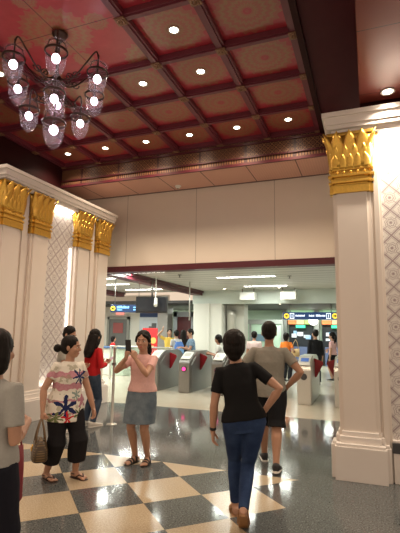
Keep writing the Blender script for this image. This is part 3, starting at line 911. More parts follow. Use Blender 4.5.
# ---- shops at the back right
def shops():
    Y = 22.6
    def bay(x0, x1, label, seed, orange=True):
        random.seed(seed)
        xc = (x0 + x1) / 2; w = (x1 - x0) / 2
        e = empty('shop_front', (xc, Y, 0), label, 'shop')
        mb = MB(); mb.box(-w, w, .28, .34, 0, 2.3); mb.build('back_panel', mat('shop_dark', (.02, .024, .03), .4), e)
        mb = MB(); mb.box(-w, w, -.02, .3, 2.24, 2.62); mb.build('light_box', emis('shop_light', (.78, 1.0, .70), 1.1), e)
        for k, c in enumerate(((.85, .22, .06), (.80, .45, .25), (.35, .55, .15))):
            a = -w + 2 * w * k / 3
            mb = MB(); mb.box(a + .02, a + 2 * w / 3 - .02, -.04, .1, 2.02, 2.22); mb.build('sign_strip', emis('strip_colour_%d' % k, c, .8), e)
        mb = MB(); mb.box(-w * .35, w * .35, -.03, .3, 1.84, 1.98); mb.build('green_sign', emis('shop_green', (.05, .75, .35), .9), e)
        for k in range(7):
            sx = random.uniform(-w * .8, w * .6); sz = random.uniform(1.0, 1.65)
            c = random.choice([(.3, .5, .75), (.6, .65, .7), (.1, .35, .5), (.7, .75, .8)])
            mb = MB(); mb.box(sx, sx + random.uniform(.1, .3), .2, .29, sz, sz + random.uniform(.08, .2)); mb.build('screen', emis('shop_screen_%d%d' % (seed, k), c, .55), e)
        mb = MB(); mb.box(-w * .8, w * .8, -.1, .28, 0, .9, .02); mb.build('counter', mat('shop_counter', (.10, .13, .24), .4), e)
        return e
    bay(-3.85, -2.62, 'lit shop front with dark interior behind the person in orange', 1)
    bay(-2.2, -.75, 'lit shop front with dark interior behind the person in black', 2)
    for x, lb in ((-4.0, 'left of the shop fronts'), (-2.42, 'between the two shop fronts'), (-.6, 'at the right end of the shop fronts')):
        mb = MB(); mb.box(x - .11, x + .11, Y - .12, Y + .3, 0, 2.74); struct('shop_post', mb, M['greyframe'], 'grey square post ' + lb, 'post')
    mb = MB(); mb.lathe([(.06, .12), (.22, .05), (.23, 0), (.22, -.05), (.06, -.06)], c=(0, 0, 0), axis=(0, -1, 0), n=28); o = mb.build('round_lamp', emis('round_lamp', (1, .98, .9), 2.2)); o.location = (-2.57, Y - .20, 2.2)
    tag(o, 'round white lit disc on the post between the shops', 'lamp')
    # glazed partition left of the shops
    e = empty('glazed_partition', (-5.15, 21.8, 0), 'pale green glazed partition with grey frame behind the man', 'partition')
    mb = MB(); mb.box(-1.15, 1.15, -.02, .02, .1, 2.0); mb.build('pane', mat('green_pane', (.42, .58, .46), .2), e)
    for x in (-1.15, -.45, .35, 1.15):
        mb = MB(); mb.box(x - .05, x + .05, -.06, .06, 0, 2.2); mb.build('post', M['greyframe'], e)
    mb = MB(); mb.box(-1.2, 1.2, -.07, .07, 2.0, 2.22); mb.build('header', M['greyframe'], e)
    mb = MB(); mb.box(-.4, .3, -.045, -.02, 1.15, 1.5); mb.build('notice', mat('partition_notice', (.12, .2, .26), .4), e)
shops()

# ================================================================== CHANDELIER
def chandelier():
    cx, cy = -3.73, 4.33
    e = empty('chandelier', (cx, cy, 4.88), 'bronze chandelier with ten glass bell lanterns in two tiers', 'chandelier')
    mb = MB(); mb.lathe([(.03, .55), (.05, .58), (.08, .61), (.10, .64), (.105, .66)], n=24); mb.build('ceiling_rose', M['bronze'], e)
    mb = MB(); mb.lathe([(.012, -.40), (.016, -.38), (.016, -.30), (.03, -.27), (.03, -.22), (.014, -.18), (.014, -.1), (.05, -.06), (.07, 0), (.05, .05), (.02, .09), (.014, .16), (.014, .58)], n=18); mb.build('stem', M['bronze'], e)
    gl = glass('lantern_glass', (.95, .88, .94), .004, .05)
    ring = M['bronze']
    bulb = emis('lantern_bulb', (1.0, .86, .93), 9)
    def lantern(pos, s=1.0):
        """pos: bulb centre relative to the chandelier"""
        x, y, z = pos
        o = MB().lathe([(.008 * s, -.215 * s), (.02 * s, -.20 * s), (.055 * s, -.175 * s), (.088 * s, -.125 * s), (.102 * s, -.06 * s), (.108 * s, .02 * s), (.114 * s, .075 * s)], c=pos, n=22, cap=False).build('lantern', gl, e)
        MB().lathe([(.118 * s, .062 * s), (.124 * s, .07 * s), (.124 * s, .088 * s), (.116 * s, .096 * s), (.110 * s, .088 * s), (.110 * s, .07 * s)], c=pos, n=24, cap=False).build('collar', ring, o)
        # frilled smoke dome above
        mb = MB()
        t = bmesh.new(); rings = []
        for r, zz in ((.02, .215), (.05, .21), (.085, .19), (.105, .165), (.122, .172)):
            rings.append([t.verts.new(((r + .006 * math.cos(6 * PI * k / 12 * 2) * (r / .12)) * s * math.cos(2 * PI * k / 24), (r + .006 * math.cos(PI * k) * (r / .12)) * s * math.sin(2 * PI * k / 24), zz * s)) for k in range(24)])
        for a, b in zip(rings, rings[1:]):
            for k in range(24):
                f = t.faces.new((a[k], a[(k + 1) % 24], b[(k + 1) % 24], b[k])); f.smooth = True
        mb._join(t, Matrix.Translation(V(pos))); mb.build('smoke_dome', gl, o)
        mb = MB()
        for k in range(3):
            a = 2 * PI * k / 3 + .3
            mb.tube([(x + .117 * s * math.cos(a), y + .117 * s * math.sin(a), z + .08 * s), (x + .09 * s * math.cos(a), y + .09 * s * math.sin(a), z + .17 * s), (x, y, z + .24 * s)], .005, 6)
        mb.lathe([(.022 * s, .0 - .02), (.022 * s, .03 * s), (.012, .06 * s), (.008, .24 * s), (.016, .25 * s), (.01, .27 * s)], c=(x, y, z + .04 * s), n=10)
        mb.build('lamp_holder', ring, o)
        MB().ball(pos, (.044 * s, .044 * s, .052 * s)).build('bulb', bulb, o)
        point('lantern_light', (cx + x, cy + y, 4.88 + z + .005), CHAND * s, (1.0, .80, .80), .05)
    def arm(a, r, zb, z0, rise):
        c, s = math.cos(a), math.sin(a)
        top = zb + .29
        pts = []
        P = [(.05, z0), (.16, z0 - .05), (.30, z0 + rise * .25), (r * .72, z0 + rise), (r * .93, top + .10), (r, top + .02), (r, top - .03)]
        for i in range(len(P) - 1):
            for q in range(5):
                t = q / 5
                p0 = P[max(i - 1, 0)]; p1 = P[i]; p2 = P[i + 1]; p3 = P[min(i + 2, len(P) - 1)]
                f = lambda k: .5 * (2 * p1[k] + (p2[k] - p0[k]) * t + (2 * p0[k] - 5 * p1[k] + 4 * p2[k] - p3[k]) * t * t + (3 * p1[k] - p0[k] - 3 * p2[k] + p3[k]) * t ** 3)
                pts.append((c * f(0), s * f(0), f(1)))
        pts.append((c * r, s * r, top - .03))
        o = MB().tube(pts, .011, 7).build('arm', ring, e)
        mb = MB()       # acanthus scrolls near the hub
        for (rr, zz, rad, sg) in ((.17, z0 + .01, .05, 1), (.27, z0 + .03, .06, -1)):
            sp = []
            for q in range(14):
                th = q / 13 * 2.6 * PI; ra = rad * (1 - q / 16)
                sp.append((c * (rr + ra * math.cos(th)), s * (rr + ra * math.cos(th)), zz + sg * ra * math.sin(th)))
            mb.tube(sp, .007, 6)
            for q in range(0, 13, 3):
                mb.ball(sp[q], (.014, .014, .010), n=6)
        mb.build('scroll', ring, o)
    th0 = math.atan2(-.755, .655) - .05
    for k in range(6):
        a = th0 + k * PI / 3
        arm(a, .58, -.06, 0.02, .18)
        lantern((.58 * math.cos(a), .58 * math.sin(a), -.06), 1.12)
    for k in range(3):
        a = th0 + k * 2 * PI / 3
        arm(a, .38, -.47, -.26, .05)
        lantern((.38 * math.cos(a), .38 * math.sin(a), -.47), 1.08)
    lantern((0, 0, -.70), 1.25)
chandelier()

# ================================================================== PEOPLE
def remesh(mb, vox, smooth=2, wrinkle=0.0, wf=9.0, seed=0.0, ref=None):
    me = bpy.data.meshes.new('tmp'); mb.bm.to_mesh(me); mb.bm.free()
    o = bpy.data.objects.new('tmp', me); COL.objects.link(o)
    md = o.modifiers.new('r', 'REMESH'); md.mode = 'VOXEL'; md.voxel_size = vox; md.use_smooth_shade = True
    dg = bpy.context.evaluated_depsgraph_get()
    out = bpy.data.meshes.new_from_object(o.evaluated_get(dg))
    bpy.data.objects.remove(o); bpy.data.meshes.remove(me)
    bm = bmesh.new(); bm.from_mesh(out)
    for _ in range(smooth): bmesh.ops.smooth_vert(bm, verts=bm.verts, factor=.5, use_axis_x=True, use_axis_y=True, use_axis_z=True)
    if wrinkle:
        bm.normal_update()
        for v in bm.verts:
            p = v.co
            q = noise.noise(V((p.x * wf + seed, p.y * wf, p.z * wf * .55))) + .5 * noise.noise(V((p.x * wf * 2.3 + p.z * 7, p.y * wf * 2.3 + seed, p.z * wf)))
            v.co += v.normal * q * wrinkle
    for f in bm.faces: f.smooth = True
    bm.to_mesh(out); bm.free()
    return out
def mesh_obj(name, me, m, parent=None):
    me.materials.clear(); me.materials.append(m)
    o = bpy.data.objects.new(name, me); COL.objects.link(o)
    if parent is not None: o.parent = parent
    return o

def skin_mat(name, col):
    if name in _mats: return _mats[name]
    m, nt, b = new_mat(name)
    n = N(nt); vec, x, y, z = n.coords('Object')
    n.link(n.mix(n.noise(vec, 14, 4), tuple(c * .90 for c in col), tuple(c * 1.08 for c in col)), b.inputs['Base Color'])
    b.inputs['Roughness'].default_value = .48
    b.inputs['Subsurface Weight'].default_value = .0
    _mats[name] = m
    return m
SKIN = skin_mat('skin', (0.45, 0.245, 0.16)); SKIN2 = skin_mat('skin_tan', (0.40, 0.21, 0.13))
def hair_mat():
    m, nt, b = new_mat('black_hair')
    n = N(nt); vec, x, y, z = n.coords('Object')
    w = n.node('ShaderNodeTexNoise'); w.inputs['Scale'].default_value = 60; w.inputs['Detail'].default_value = 3
    mp = n.node('ShaderNodeMapping'); mp.inputs['Scale'].default_value = (1, 1, .12)
    n.link(vec, mp.inputs[0]); n.link(mp.outputs[0], w.inputs['Vector'])
    n.link(n.mix(w.outputs[0], (.003, .0025, .0025), (.016, .011, .009)), b.inputs['Base Color'])
    b.inputs['Roughness'].default_value = .5; b.inputs['Specular IOR Level'].default_value = .16
    n.bump(w.outputs[0], b, .6, .006)
    return m
HAIR = hair_mat()
def cloth(name, col, var=.12, scale=40, rough=.85, bump=.15):
    return mat(name, col, rough, 0, var, scale, bump, .2)
def floral_mat():
    m, nt, b = new_mat('floral_blouse')
    n = N(nt); vec, x, y, z = n.coords('Object')
    x = n.m('ADD', x, n.m('MULTIPLY', n.m('SUBTRACT', n.noise(vec, 17, 2), .5), .07)); z = n.m('ADD', z, n.m('MULTIPLY', n.m('SUBTRACT', n.noise(vec, 14, 2), .5), .07))
    wob = n.m('MULTIPLY', n.m('SUBTRACT', n.noise(vec, 9, 2), .5), .05)
    zz = n.m('ADD', z, wob)
    def band(a, b_): return n.m('MULTIPLY', n.m('GREATER_THAN', zz, a), n.m('LESS_THAN', zz, b_))
    c = n.mix(n.noise(vec, 24, 3), (.70, .66, .58), (.80, .77, .70))
    mauve = n.mix(n.noise(vec, 40, 2), (.42, .16, .22), (.62, .34, .38))
    st = n.m('MAXIMUM', n.m('MAXIMUM', band(.96, 1.035), band(1.10, 1.155)), n.m('MAXIMUM', band(.835, .86), band(.70, .715)))
    c = n.mix(st, c, mauve)
    olive = n.m('GREATER_THAN', n.noise(vec, 13, 2), .60)
    c = n.mix(n.m('MULTIPLY', olive, .55), c, (.28, .26, .16))
    def flower(c, x0, z0, R, k, col, side=1, ph=0.0):
        dx = n.m('SUBTRACT', x, x0); dz = n.m('SUBTRACT', z, z0)
        r = n.m('SQRT', n.m('ADD', n.m('MULTIPLY', dx, dx), n.m('MULTIPLY', dz, dz)))
        th = n.m('ARCTAN2', dx, dz)
        lim = n.m('MULTIPLY', n.m('ADD', .62, n.m('MULTIPLY', n.m('COSINE', n.m('ADD', n.m('MULTIPLY', th, k), ph)), .38)), R)
        f = n.m('MULTIPLY', n.m('LESS_THAN', r, lim), n.m('GREATER_THAN', y, .0) if side > 0 else n.m('LESS_THAN', y, 0.0))
        return n.mix(f, c, col)
    c = flower(c, .07, .775, .13, 6, (.015, .022, .09)); c = flower(c, -.09, 1.10, .10, 7, (.018, .03, .11), 1, 1.0)
    c = flower(c, .05, .665, .07, 5, (.55, .02, .03)); c = flower(c, -.10, .69, .09, 7, (.12, .17, .07), 1, .5); c = flower(c, .16, .68, .07, 6, (.16, .19, .08))
    c = flower(c, -.13, .83, .08, 5, (.42, .18, .24)); c = flower(c, -.05, .90, .06, 6, (.25, .32, .30)); c = flower(c, .0, .85, .12, 6, (.02, .03, .1), -1); c = flower(c, .04, .70, .08, 5, (.5, .03, .04), -1)
    n.link(c, b.inputs['Base Color']); b.inputs['Roughness'].default_value = .8
    b.inputs['Specular IOR Level'].default_value = .2
    return m
def denim(name, c1, c2):
    if name in _mats: return _mats[name]
    m, nt, b = new_mat(name)
    n = N(nt); vec, x, y, z = n.coords('Object')
    f = n.m('MULTIPLY', n.noise(vec, 7, 3), .7); f = n.m('ADD', f, n.m('MULTIPLY', n.noise(vec, 160, 2), .3))
    n.link(n.mix(n.step(f, .25, .80), c1, c2), b.inputs['Base Color']); b.inputs['Roughness'].default_value = .85
    b.inputs['Specular IOR Level'].default_value = .2
    n.bump(n.noise(vec, 220, 2), b, .2, .002)
    _mats[name] = m
    return m

def ik(a, b, l1, l2, pole):
    a, b, pole = V(a), V(b), V(pole)
    d = b - a; L = min(d.length, (l1 + l2) * .998)
    dn = d.normalized()
    p = pole - dn * pole.dot(dn); p.normalize()
    x = (l1 * l1 - l2 * l2 + L * L) / (2 * L); h = math.sqrt(max(0, l1 * l1 - x * x))
    return a + dn * x + p * h, a + dn * L
def lerp(a, b, t): return V(a) * (1 - t) + V(b) * t

def person(name, label, loc, ang, H=1.6, sex='f', hip=(0, 0, 0), neck=(0, 0, 0), twist=0.0, head_yaw=0.0, head_pitch=0.0, head_off=(0, 0, 0),
           wr=((.22, .02, .74), (-.22, .02, .74)), hd=((0, .1, -1), (0, .1, -1)), hn=((-1, 0, 0), (1, 0, 0)), pole=((.3, -.8, 0), (-.3, -.8, 0)), curl=(.35, .35),
           ft=((.09, 0, 0), (-.09, 0, 0)), fyaw=(8, -8), fpitch=(0, 0), girth=1.0, hipw=1.0, vox=.006, skin=None,
           hair='short', top=None, bottom=None, shoes=None, group=None, sleeve=.62, hem=.86, extra=None):
    """Figure in its own frame: faces +y, right hand +x, feet on z = 0. Index 0 = right, 1 = left."""
    k = H / 1.6
    skin = skin or SKIN
    S = lambda *p: V(p) * k
    up = V((0, 0, 1))
    pel = S(0, 0, .85) + V(hip)
    nk = S(0, .0, 1.325) + V(neck)
    sp = nk - pel
    sx = V((math.cos(twist), math.sin(twist), 0)); sy = up.cross(sx)
    def spine(t): return pel + sp * t
    def fr(t):
        a = V((1, 0, 0)).lerp(sx, max(0, min(1, t))).normalized()
        d = sp.normalized(); a = (a - d * a.dot(d)).normalized()
        return a, d.cross(a)
    wsh = (.155 if sex == 'f' else .178) * k
    sh = [spine(.865) + fr(1)[0] * wsh * s + V((0, -.005, 0)) for s in (1, -1)]
    hj = [pel + V((s * .082 * k * hipw, 0, -.02 * k)) for s in (1, -1)]
    U, Fo = .285 * k, .235 * k
    el, wrp = [], []
    for i in (0, 1):
        e_, w_ = ik(sh[i], V(wr[i]), U, Fo, pole[i]); el.append(e_); wrp.append(w_)
    kn, an, fdir, fup = [], [], [], []
    for i in (0, 1):
        a = math.radians(fyaw[i]); p = math.radians(fpitch[i])
        d = V((math.sin(a) * math.cos(p), math.cos(a) * math.cos(p), -math.sin(p)))
        f = V(ft[i])                       # point on the ground under the ball of the heel; pitched feet pivot on the toes
        ball = f + V((math.sin(a), math.cos(a), 0)) * .15 * k
        ankle = ball - d * .15 * k + V((0, 0, .068 * k))
        k_, a_ = ik(hj[i], ankle, .41 * k, .385 * k, V((math.sin(a) * .3, 1, 0)))
        kn.append(k_); an.append(a_); fdir.append(d); fup.append(None)
    # ---------------- head frame
    hy = math.radians(head_yaw) + twist; hp = math.radians(head_pitch)
    R = (Matrix.Rotation(hy, 3, 'Z') @ Matrix.Rotation(hp, 3, 'X'))
    hc = nk + S(0, .02, .155) + V(head_off)
    kh = k * (1.10 if sex == 'f' else 1.06)     # head and hair
    def hpnt(x, y, z): return hc + R @ (V((x, y, z)) * kh)
    # ---------------- body, one continuous surface
    b = MB()
    g = girth
    secs = []
    shape = [(-.16, .10, .085), (-.08, .150 * hipw, .108), (.0, .160 * hipw, .112), (.12, .148 * (.5 + .5 * hipw), .102), (.28, .118 if sex == 'f' else .13, .088), (.42, .120 if sex == 'f' else .137, .090), (.62, .132 if sex == 'f' else .155, .098), (.80, .142 if sex == 'f' else .168, .090), (.90, .130 if sex == 'f' else .152, .074), (.965, .080, .060), (1.0, .055, .052)]
    for t, rx, ry in shape:
        a, c = fr(t); secs.append((spine(t), a, c, rx * k * (g if t < .8 else 1), ry * k * (g if t < .8 else 1)))
    b.loft(secs, 24, 2.3)
    b.tube([spine(.93), nk + S(0, .004, .03), lerp(nk, hc, .55) + V((0, -.004, 0)), hc - R @ S(0, .01, .02)], [.062 * k, .052 * k, .049 * k, .05 * k], 14)
    # head: skull, face, jaw, nose, ears, lips
    rot = R
    b.ball(hpnt(0, -.012, .035), (.076 * kh, .094 * kh, .088 * kh), rot, 20)
    b.ball(hpnt(0, .022, -.012), (.066 * kh, .066 * kh, .092 * kh), rot, 20)
    b.ball(hpnt(0, .048, -.068), (.040 * kh, .038 * kh, .036 * kh), rot, 14)
    b.ball(hpnt(0, .082, .030), (.050 * kh, .010 * kh, .012 * kh), rot, 12)
    for s in (-1, 1):
        b.ball(hpnt(s * .040, .060, -.020), (.026 * kh, .022 * kh, .024 * kh), rot, 12)
        b.ball(hpnt(s * .078, -.010, -.002), (.010 * kh, .019 * kh, .032 * kh), rot, 10)
        b.ball(hpnt(s * .011, .090, -.026), (.010 * kh, .010 * kh, .008 * kh), rot, 8)
    b.tube([hpnt(0, .080, .022), hpnt(0, .092, .0), hpnt(0, .102, -.020), hpnt(0, .092, -.028)], [.008 * kh, .010 * kh, .013 * kh, .009 * kh], 10)
    b.ball(hpnt(0, .082, -.050), (.024 * kh, .011 * kh, .007 * kh), rot, 10)
    b.ball(hpnt(0, .080, -.060), (.020 * kh, .011 * kh, .007 * kh), rot, 10)
    # arms and hands
    for i in (0, 1):
        s = 1 if i == 0 else -1
        fa = 1.0 if sex == 'f' else 1.15
        fa *= (.6 + .4 * g)
        ins = spine(.84) + fr(1)[0] * wsh * .55 * s
        b.tube([ins, sh[i], lerp(sh[i], el[i], .3), lerp(sh[i], el[i], .75), el[i], lerp(el[i], wrp[i], .25), lerp(el[i], wrp[i], .65), wrp[i]],
               [.052 * k, .045 * k * fa, .044 * k * fa, .039 * k * fa, .036 * k * fa, .038 * k * fa, .031 * k * fa, .025 * k], 14)
        D = V(hd[i]).normalized(); Nn = V(hn[i]); Nn = (Nn - D * Nn.dot(D)).normalized(); T = D.cross(Nn)   # T across the palm
        if s > 0: th = T
        else: th = -T
        # thumb side points forward (+y) for a hand hanging at the side; flip so the thumb is on the side of hn x D given by handedness
        wv = wrp[i]
        hk = k * (1.0 if sex == 'f' else 1.06)
        b.tube([wv - D * .01, wv + D * .02 * hk], [.025 * k, .024 * k], 12)
        b.loft([(wv + D * q * hk, T, Nn, rx * hk, ry * hk) for q, rx, ry in ((0, .022, .019), (.025, .031, .017), (.06, .038, .0155), (.085, .037, .013), (.092, .030, .009))], 16, 2.6)
        side = th
        for f in range(4):
            off = (1.5 - f) * .0195 * hk            # index first, on the thumb side
            L = (.070, .078, .072, .056)[f] * hk
            base = wv + D * (.072 * hk) + side * off
            c = curl[i] * (1 + .12 * f); p = base; dd = (D + side * (1.5 - f) * .055).normalized(); pts = [p]; 
            for seg, (fr_, cb) in enumerate(((.46, .75), (.30, 1.0), (.24, .8))):
                rot_ax = dd.cross(Nn).normalized()
                dd = (Matrix.Rotation(c * cb, 3, rot_ax) @ dd).normalized()
                p = p + dd * L * fr_ * (1.1 if seg == 0 else 1); pts.append(p)
            b.tube(pts, [.0092 * hk, .0086 * hk, .0078 * hk, .0062 * hk], 9)
        tb = wv + D * .022 * hk + side * .022 * hk + Nn * .004
        d1 = (D * .62 + side * .72 + Nn * .30).normalized(); d2 = (D * .9 + side * .18 + Nn * (.35 + .4 * curl[i])).normalized()
        b.tube([tb - side * .012 * hk, tb + d1 * .032 * hk, tb + d1 * .034 * hk + d2 * .030 * hk, tb + d1 * .034 * hk + d2 * .055 * hk], [.0135 * hk, .0112 * hk, .0098 * hk, .0075 * hk], 9)
    # legs and feet
    for i in (0, 1):
        lf = 1.0 if sex == 'f' else 1.06
        lf *= (.5 + .5 * g)
        b.tube([pel + V((hj[i].x - pel.x, 0, 0)) * .8 + V((0, 0, .02)), hj[i], lerp(hj[i], kn[i], .35), lerp(hj[i], kn[i], .8), kn[i], lerp(kn[i], an[i], .28) - V((0, .012, 0)), lerp(kn[i], an[i], .7), an[i], an[i] - V((0, 0, .02))],
               [.085 * k * hipw, .092 * k * lf, .082 * k * lf, .058 * k * lf, .052 * k * lf, .053 * k * lf, .038 * k * lf, .034 * k, .034 * k], 16)
        d = fdir[i]; a = math.radians(fyaw[i]); lat = V((math.cos(a), -math.sin(a), 0)); u3 = lat.cross(d)
        z0 = an[i] - u3 * .068 * k
        prof = [(-.055, .022, .026, .030), (-.03, .032, .034, .036), (.02, .033, .036, .040), (.07, .036, .026, .028), (.115, .042, .018, .020), (.15, .043, .014, .016), (.168, .036, .010, .013)]
        b.loft([(z0 + d * q * k + u3 * (zc * k + .008 * k), lat, u3, rx * k, rz * k) for q, rx, rz, zc in prof], 16, 2.3)
        sgn = -1 if i == 0 else 1
        for t5 in range(5):
            o5 = sgn * (.034 - t5 * .0165) * k
            L5 = (.030, .028, .024, .018, .010)[t5] * k
            bp = z0 + d * (.158 - .006 * t5) * k + lat * o5 + u3 * .018 * k
            b.tube([bp - d * .02 * k, bp + d * L5 * .6, bp + d * L5 - u3 * .003], [(.012 if t5 == 0 else .0085) * k, (.012 if t5 == 0 else .008) * k, .006 * k], 8)
    me = remesh(b, vox, 2)
    body = mesh_obj(name, me, skin)
    body.location = loc; body.rotation_euler.z = math.radians(ang - 90)
    tag(body, label, 'person', group)
    # ---------------- eyes, brows, mouth
    mb = MB()
    for s in (-1, 1): mb.ball(hpnt(s * .031, .0765, .008), (.0135 * kh, .008 * kh, .0062 * kh), rot, 10)
    mb.build('eyes', mat('eye_white', (.72, .70, .66), .25), body)
    mb = MB()
    for s in (-1, 1): mb.ball(hpnt(s * .031, .0825, .008), (.0058 * kh, .0035 * kh, .0058 * kh), rot, 10)
    mb.build('irises', mat('iris', (.02, .012, .008), .15), body)
    mb = MB()
    for s in (-1, 1): mb.tube([hpnt(s * .014, .089, .030), hpnt(s * .032, .087, .036), hpnt(s * .050, .074, .029)], [.003 * kh, .0042 * kh, .002 * kh], 6)
    mb.build('eyebrows', HAIR, body)
    mb = MB(); mb.ball(hpnt(0, .0885, -.0505), (.020 * kh, .0065 * kh, .0045 * kh), rot, 10); mb.ball(hpnt(0, .0872, -.0590), (.017 * kh, .0065 * kh, .0050 * kh), rot, 10)
    mb.build('lips', mat('lips', (.42, .13, .11), .4), body)
    # ---------------- hair
    hb = MB()
    def cap(r=1.0, dy=-.022, dz=.046):
        hb.ball(hpnt(0, dy, dz), (.088 * kh * r, .097 * kh * r, .092 * kh * r), rot, 22)
    if hair == 'bun':
        cap(); hb.ball(hpnt(0, -.045, .0), (.080 * kh, .075 * kh, .075 * kh), rot, 18)
        hb.ball(hpnt(0, -.150, -.015), (.046 * kh, .042 * kh, .046 * kh), rot, 16); hb.ball(hpnt(0, -.115, -.005), (.03 * kh, .03 * kh, .03 * kh), rot, 12)
    elif hair == 'pony':
        cap(); hb.ball(hpnt(0, -.050, -.005), (.080 * kh, .072 * kh, .085 * kh), rot, 18)
        hb.tube([hpnt(0, -.10, .02), hpnt(-.02, -.135, -.03), hpnt(-.035, -.12, -.12), hpnt(-.04, -.10, -.22)], [.035 * kh, .042 * kh, .038 * kh, .012 * kh], 12)
        for s in (-1, 1): hb.tube([hpnt(s * .02, .074, .085), hpnt(s * .066, .042, .055), hpnt(s * .080, -.005, .0)], [.012 * kh, .016 * kh, .02 * kh], 8)
    elif hair == 'long':
        cap(1.02); hb.ball(hpnt(0, -.045, -.02), (.088 * kh, .078 * kh, .10 * kh), rot, 18)
        hb.loft([(hpnt(0, -.05, .02), R @ V((1, 0, 0)), R @ V((0, 1, 0)), .088 * kh, .07 * kh), (hpnt(0, -.06, -.12), R @ V((1, 0, 0)), R @ V((0, 1, 0)), .095 * kh, .06 * kh), (hpnt(0, -.075, -.26), R @ V((1, 0, 0)), R @ V((0, 1, 0)), .09 * kh, .05 * kh), (hpnt(0, -.075, -.34), R @ V((1, 0, 0)), R @ V((0, 1, 0)), .05 * kh, .03 * kh)], 20)
        for s in (-1, 1): hb.tube([hpnt(s * .02, .076, .088), hpnt(s * .074, .036, .04), hpnt(s * .088, .0, -.08), hpnt(s * .088, -.02, -.18)], [.014 * kh, .020 * kh, .026 * kh, .012 * kh], 8)
    elif hair == 'bob':
        cap(1.06, -.024, .042)
        hb.loft([(hpnt(0, -.035, .05), R @ V((1, 0, 0)), R @ V((0, 1, 0)), .092 * kh, .078 * kh), (hpnt(0, -.042, -.03), R @ V((1, 0, 0)), R @ V((0, 1, 0)), .100 * kh, .078 * kh), (hpnt(0, -.042, -.085), R @ V((1, 0, 0)), R @ V((0, 1, 0)), .096 * kh, .070 * kh), (hpnt(0, -.042, -.118), R @ V((1, 0, 0)), R @ V((0, 1, 0)), .070 * kh, .05 * kh)], 22)
    elif hair == 'nape':       # full round head of hair gathered in at the nape
        cap(1.10, -.026, .038); hb.ball(hpnt(0, -.048, -.012), (.093 * kh, .078 * kh, .094 * kh), rot, 18); hb.ball(hpnt(0, -.062, -.078), (.058 * kh, .045 * kh, .05 * kh), rot, 14)
    else:
        cap(1.0, -.024, .047); hb.ball(hpnt(0, -.045, .005), (.081 * kh, .068 * kh, .078 * kh), rot, 18)
        for s in (-1, 1): hb.ball(hpnt(s * .072, .012, .03), (.010 * kh, .020 * kh, .036 * kh), rot, 10)
    mesh_obj('hair', remesh(hb, max(.006, vox), 1, .0035, 34, 2.0), HAIR, body)
    cv = max(.0075, vox * 1.15)
    # ---------------- top
    if top is not None:
        t = MB(); secs = []
        ease = .016 * k
        bt = (hem * k - pel.z) / sp.z
        prof = [(bt, None)] + [(q, None) for q in (.0, .12, .28, .42, .62, .80, .90) if q > bt + .04] 
        def rad(q):
            for (t0, x0, y0), (t1, x1, y1) in zip(shape, shape[1:]):
                if t0 <= q <= t1:
                    w = (q - t0) / (t1 - t0); return x0 + (x1 - x0) * w, y0 + (y1 - y0) * w
            return shape[0][1:]
        for q, _ in prof:
            rx, ry = rad(max(q, -.12)); a, c = fr(q)
            loose = .012 * k * max(0, 1 - abs(q - .25) / .5) + .05 * k * max(0, min(1, (-.06 - q) / .22))
            secs.append((spine(q), a, c, (rx * (g if q < .8 else 1)) * k + ease + loose, (ry * (g if q < .8 else 1)) * k + ease + loose))
        for q, rx, ry in ((.95, .112, .074), (.985, .074, .064), (1.0, .064, .060)):
            a, c = fr(q); secs.append((spine(q), a, c, rx * k, ry * k))
        t.loft(secs, 28, 2.3)
        for i in (0, 1):
            s = 1 if i == 0 else -1
            ins = spine(.83) + fr(1)[0] * wsh * .5 * s
            L1 = min(1, sleeve)
            fat = (1.0 if sex == 'f' else 1.1) * (.6 + .4 * g)
            pts = [ins, sh[i] + V((0, 0, .004)), lerp(sh[i], el[i], .35), lerp(sh[i], el[i], L1)]
            rr = [.064 * k, .055 * k * fat, .054 * k * fat, .053 * k * fat]
            if sleeve > 1: pts += [lerp(el[i], wrp[i], min(.96, sleeve - 1))]; rr += [.045 * k]
            t.tube(pts, rr, 16)
        mesh_obj('shirt', remesh(t, cv, 2, .0055, 8, ang), top, body)
    # ---------------- bottom
    if bottom is not None:
        kind, m, length = bottom        # length = height of the hem over the floor in units of H/1.6
        t = MB()
        wt = .16
        rows = []
        for q in ((-.04, .04, .12, .20) if kind == 'skirt' else (-.23, -.17, -.12, -.04, .04, .12, .20)):
            rx, ry = rad_at(shape, q); a, c = fr(q); rows.append((spine(q), a, c, rx * k * g + .010 * k, ry * k * g + .010 * k))
        if kind == 'skirt':
            t.loft(rows, 28, 2.2)
            mid = (kn[0] + kn[1]) / 2; c0 = pel.copy()
            zb = length * k; f = (pel.z - zb) / max(.01, (pel.z - mid.z))
            e = c0 + (V((mid.x, mid.y, 0)) - V((c0.x, c0.y, 0))) * min(1, f) * .8; e.z = zb
            t.loft([(c0 + V((0, 0, .02)), V((1, 0, 0)), V((0, 1, 0)), .176 * k * g, .128 * k * g), (lerp(c0, e, .35), V((1, 0, 0)), V((0, 1, 0)), .190 * k * g, .145 * k), (e, V((1, 0, 0)), V((0, 1, 0)), .205 * k, .165 * k)], 28, 2.2)
        else:
            t.loft(rows, 28, 2.3)
            fit = {'jeans': (.012, .012, .010, .010), 'slim': (.011, .008, .005, .005), 'wide': (.020, .030, .050, .055), 'shorts': (.020, .030, .040, .04), 'trousers': (.014, .018, .026, .03)}[kind]
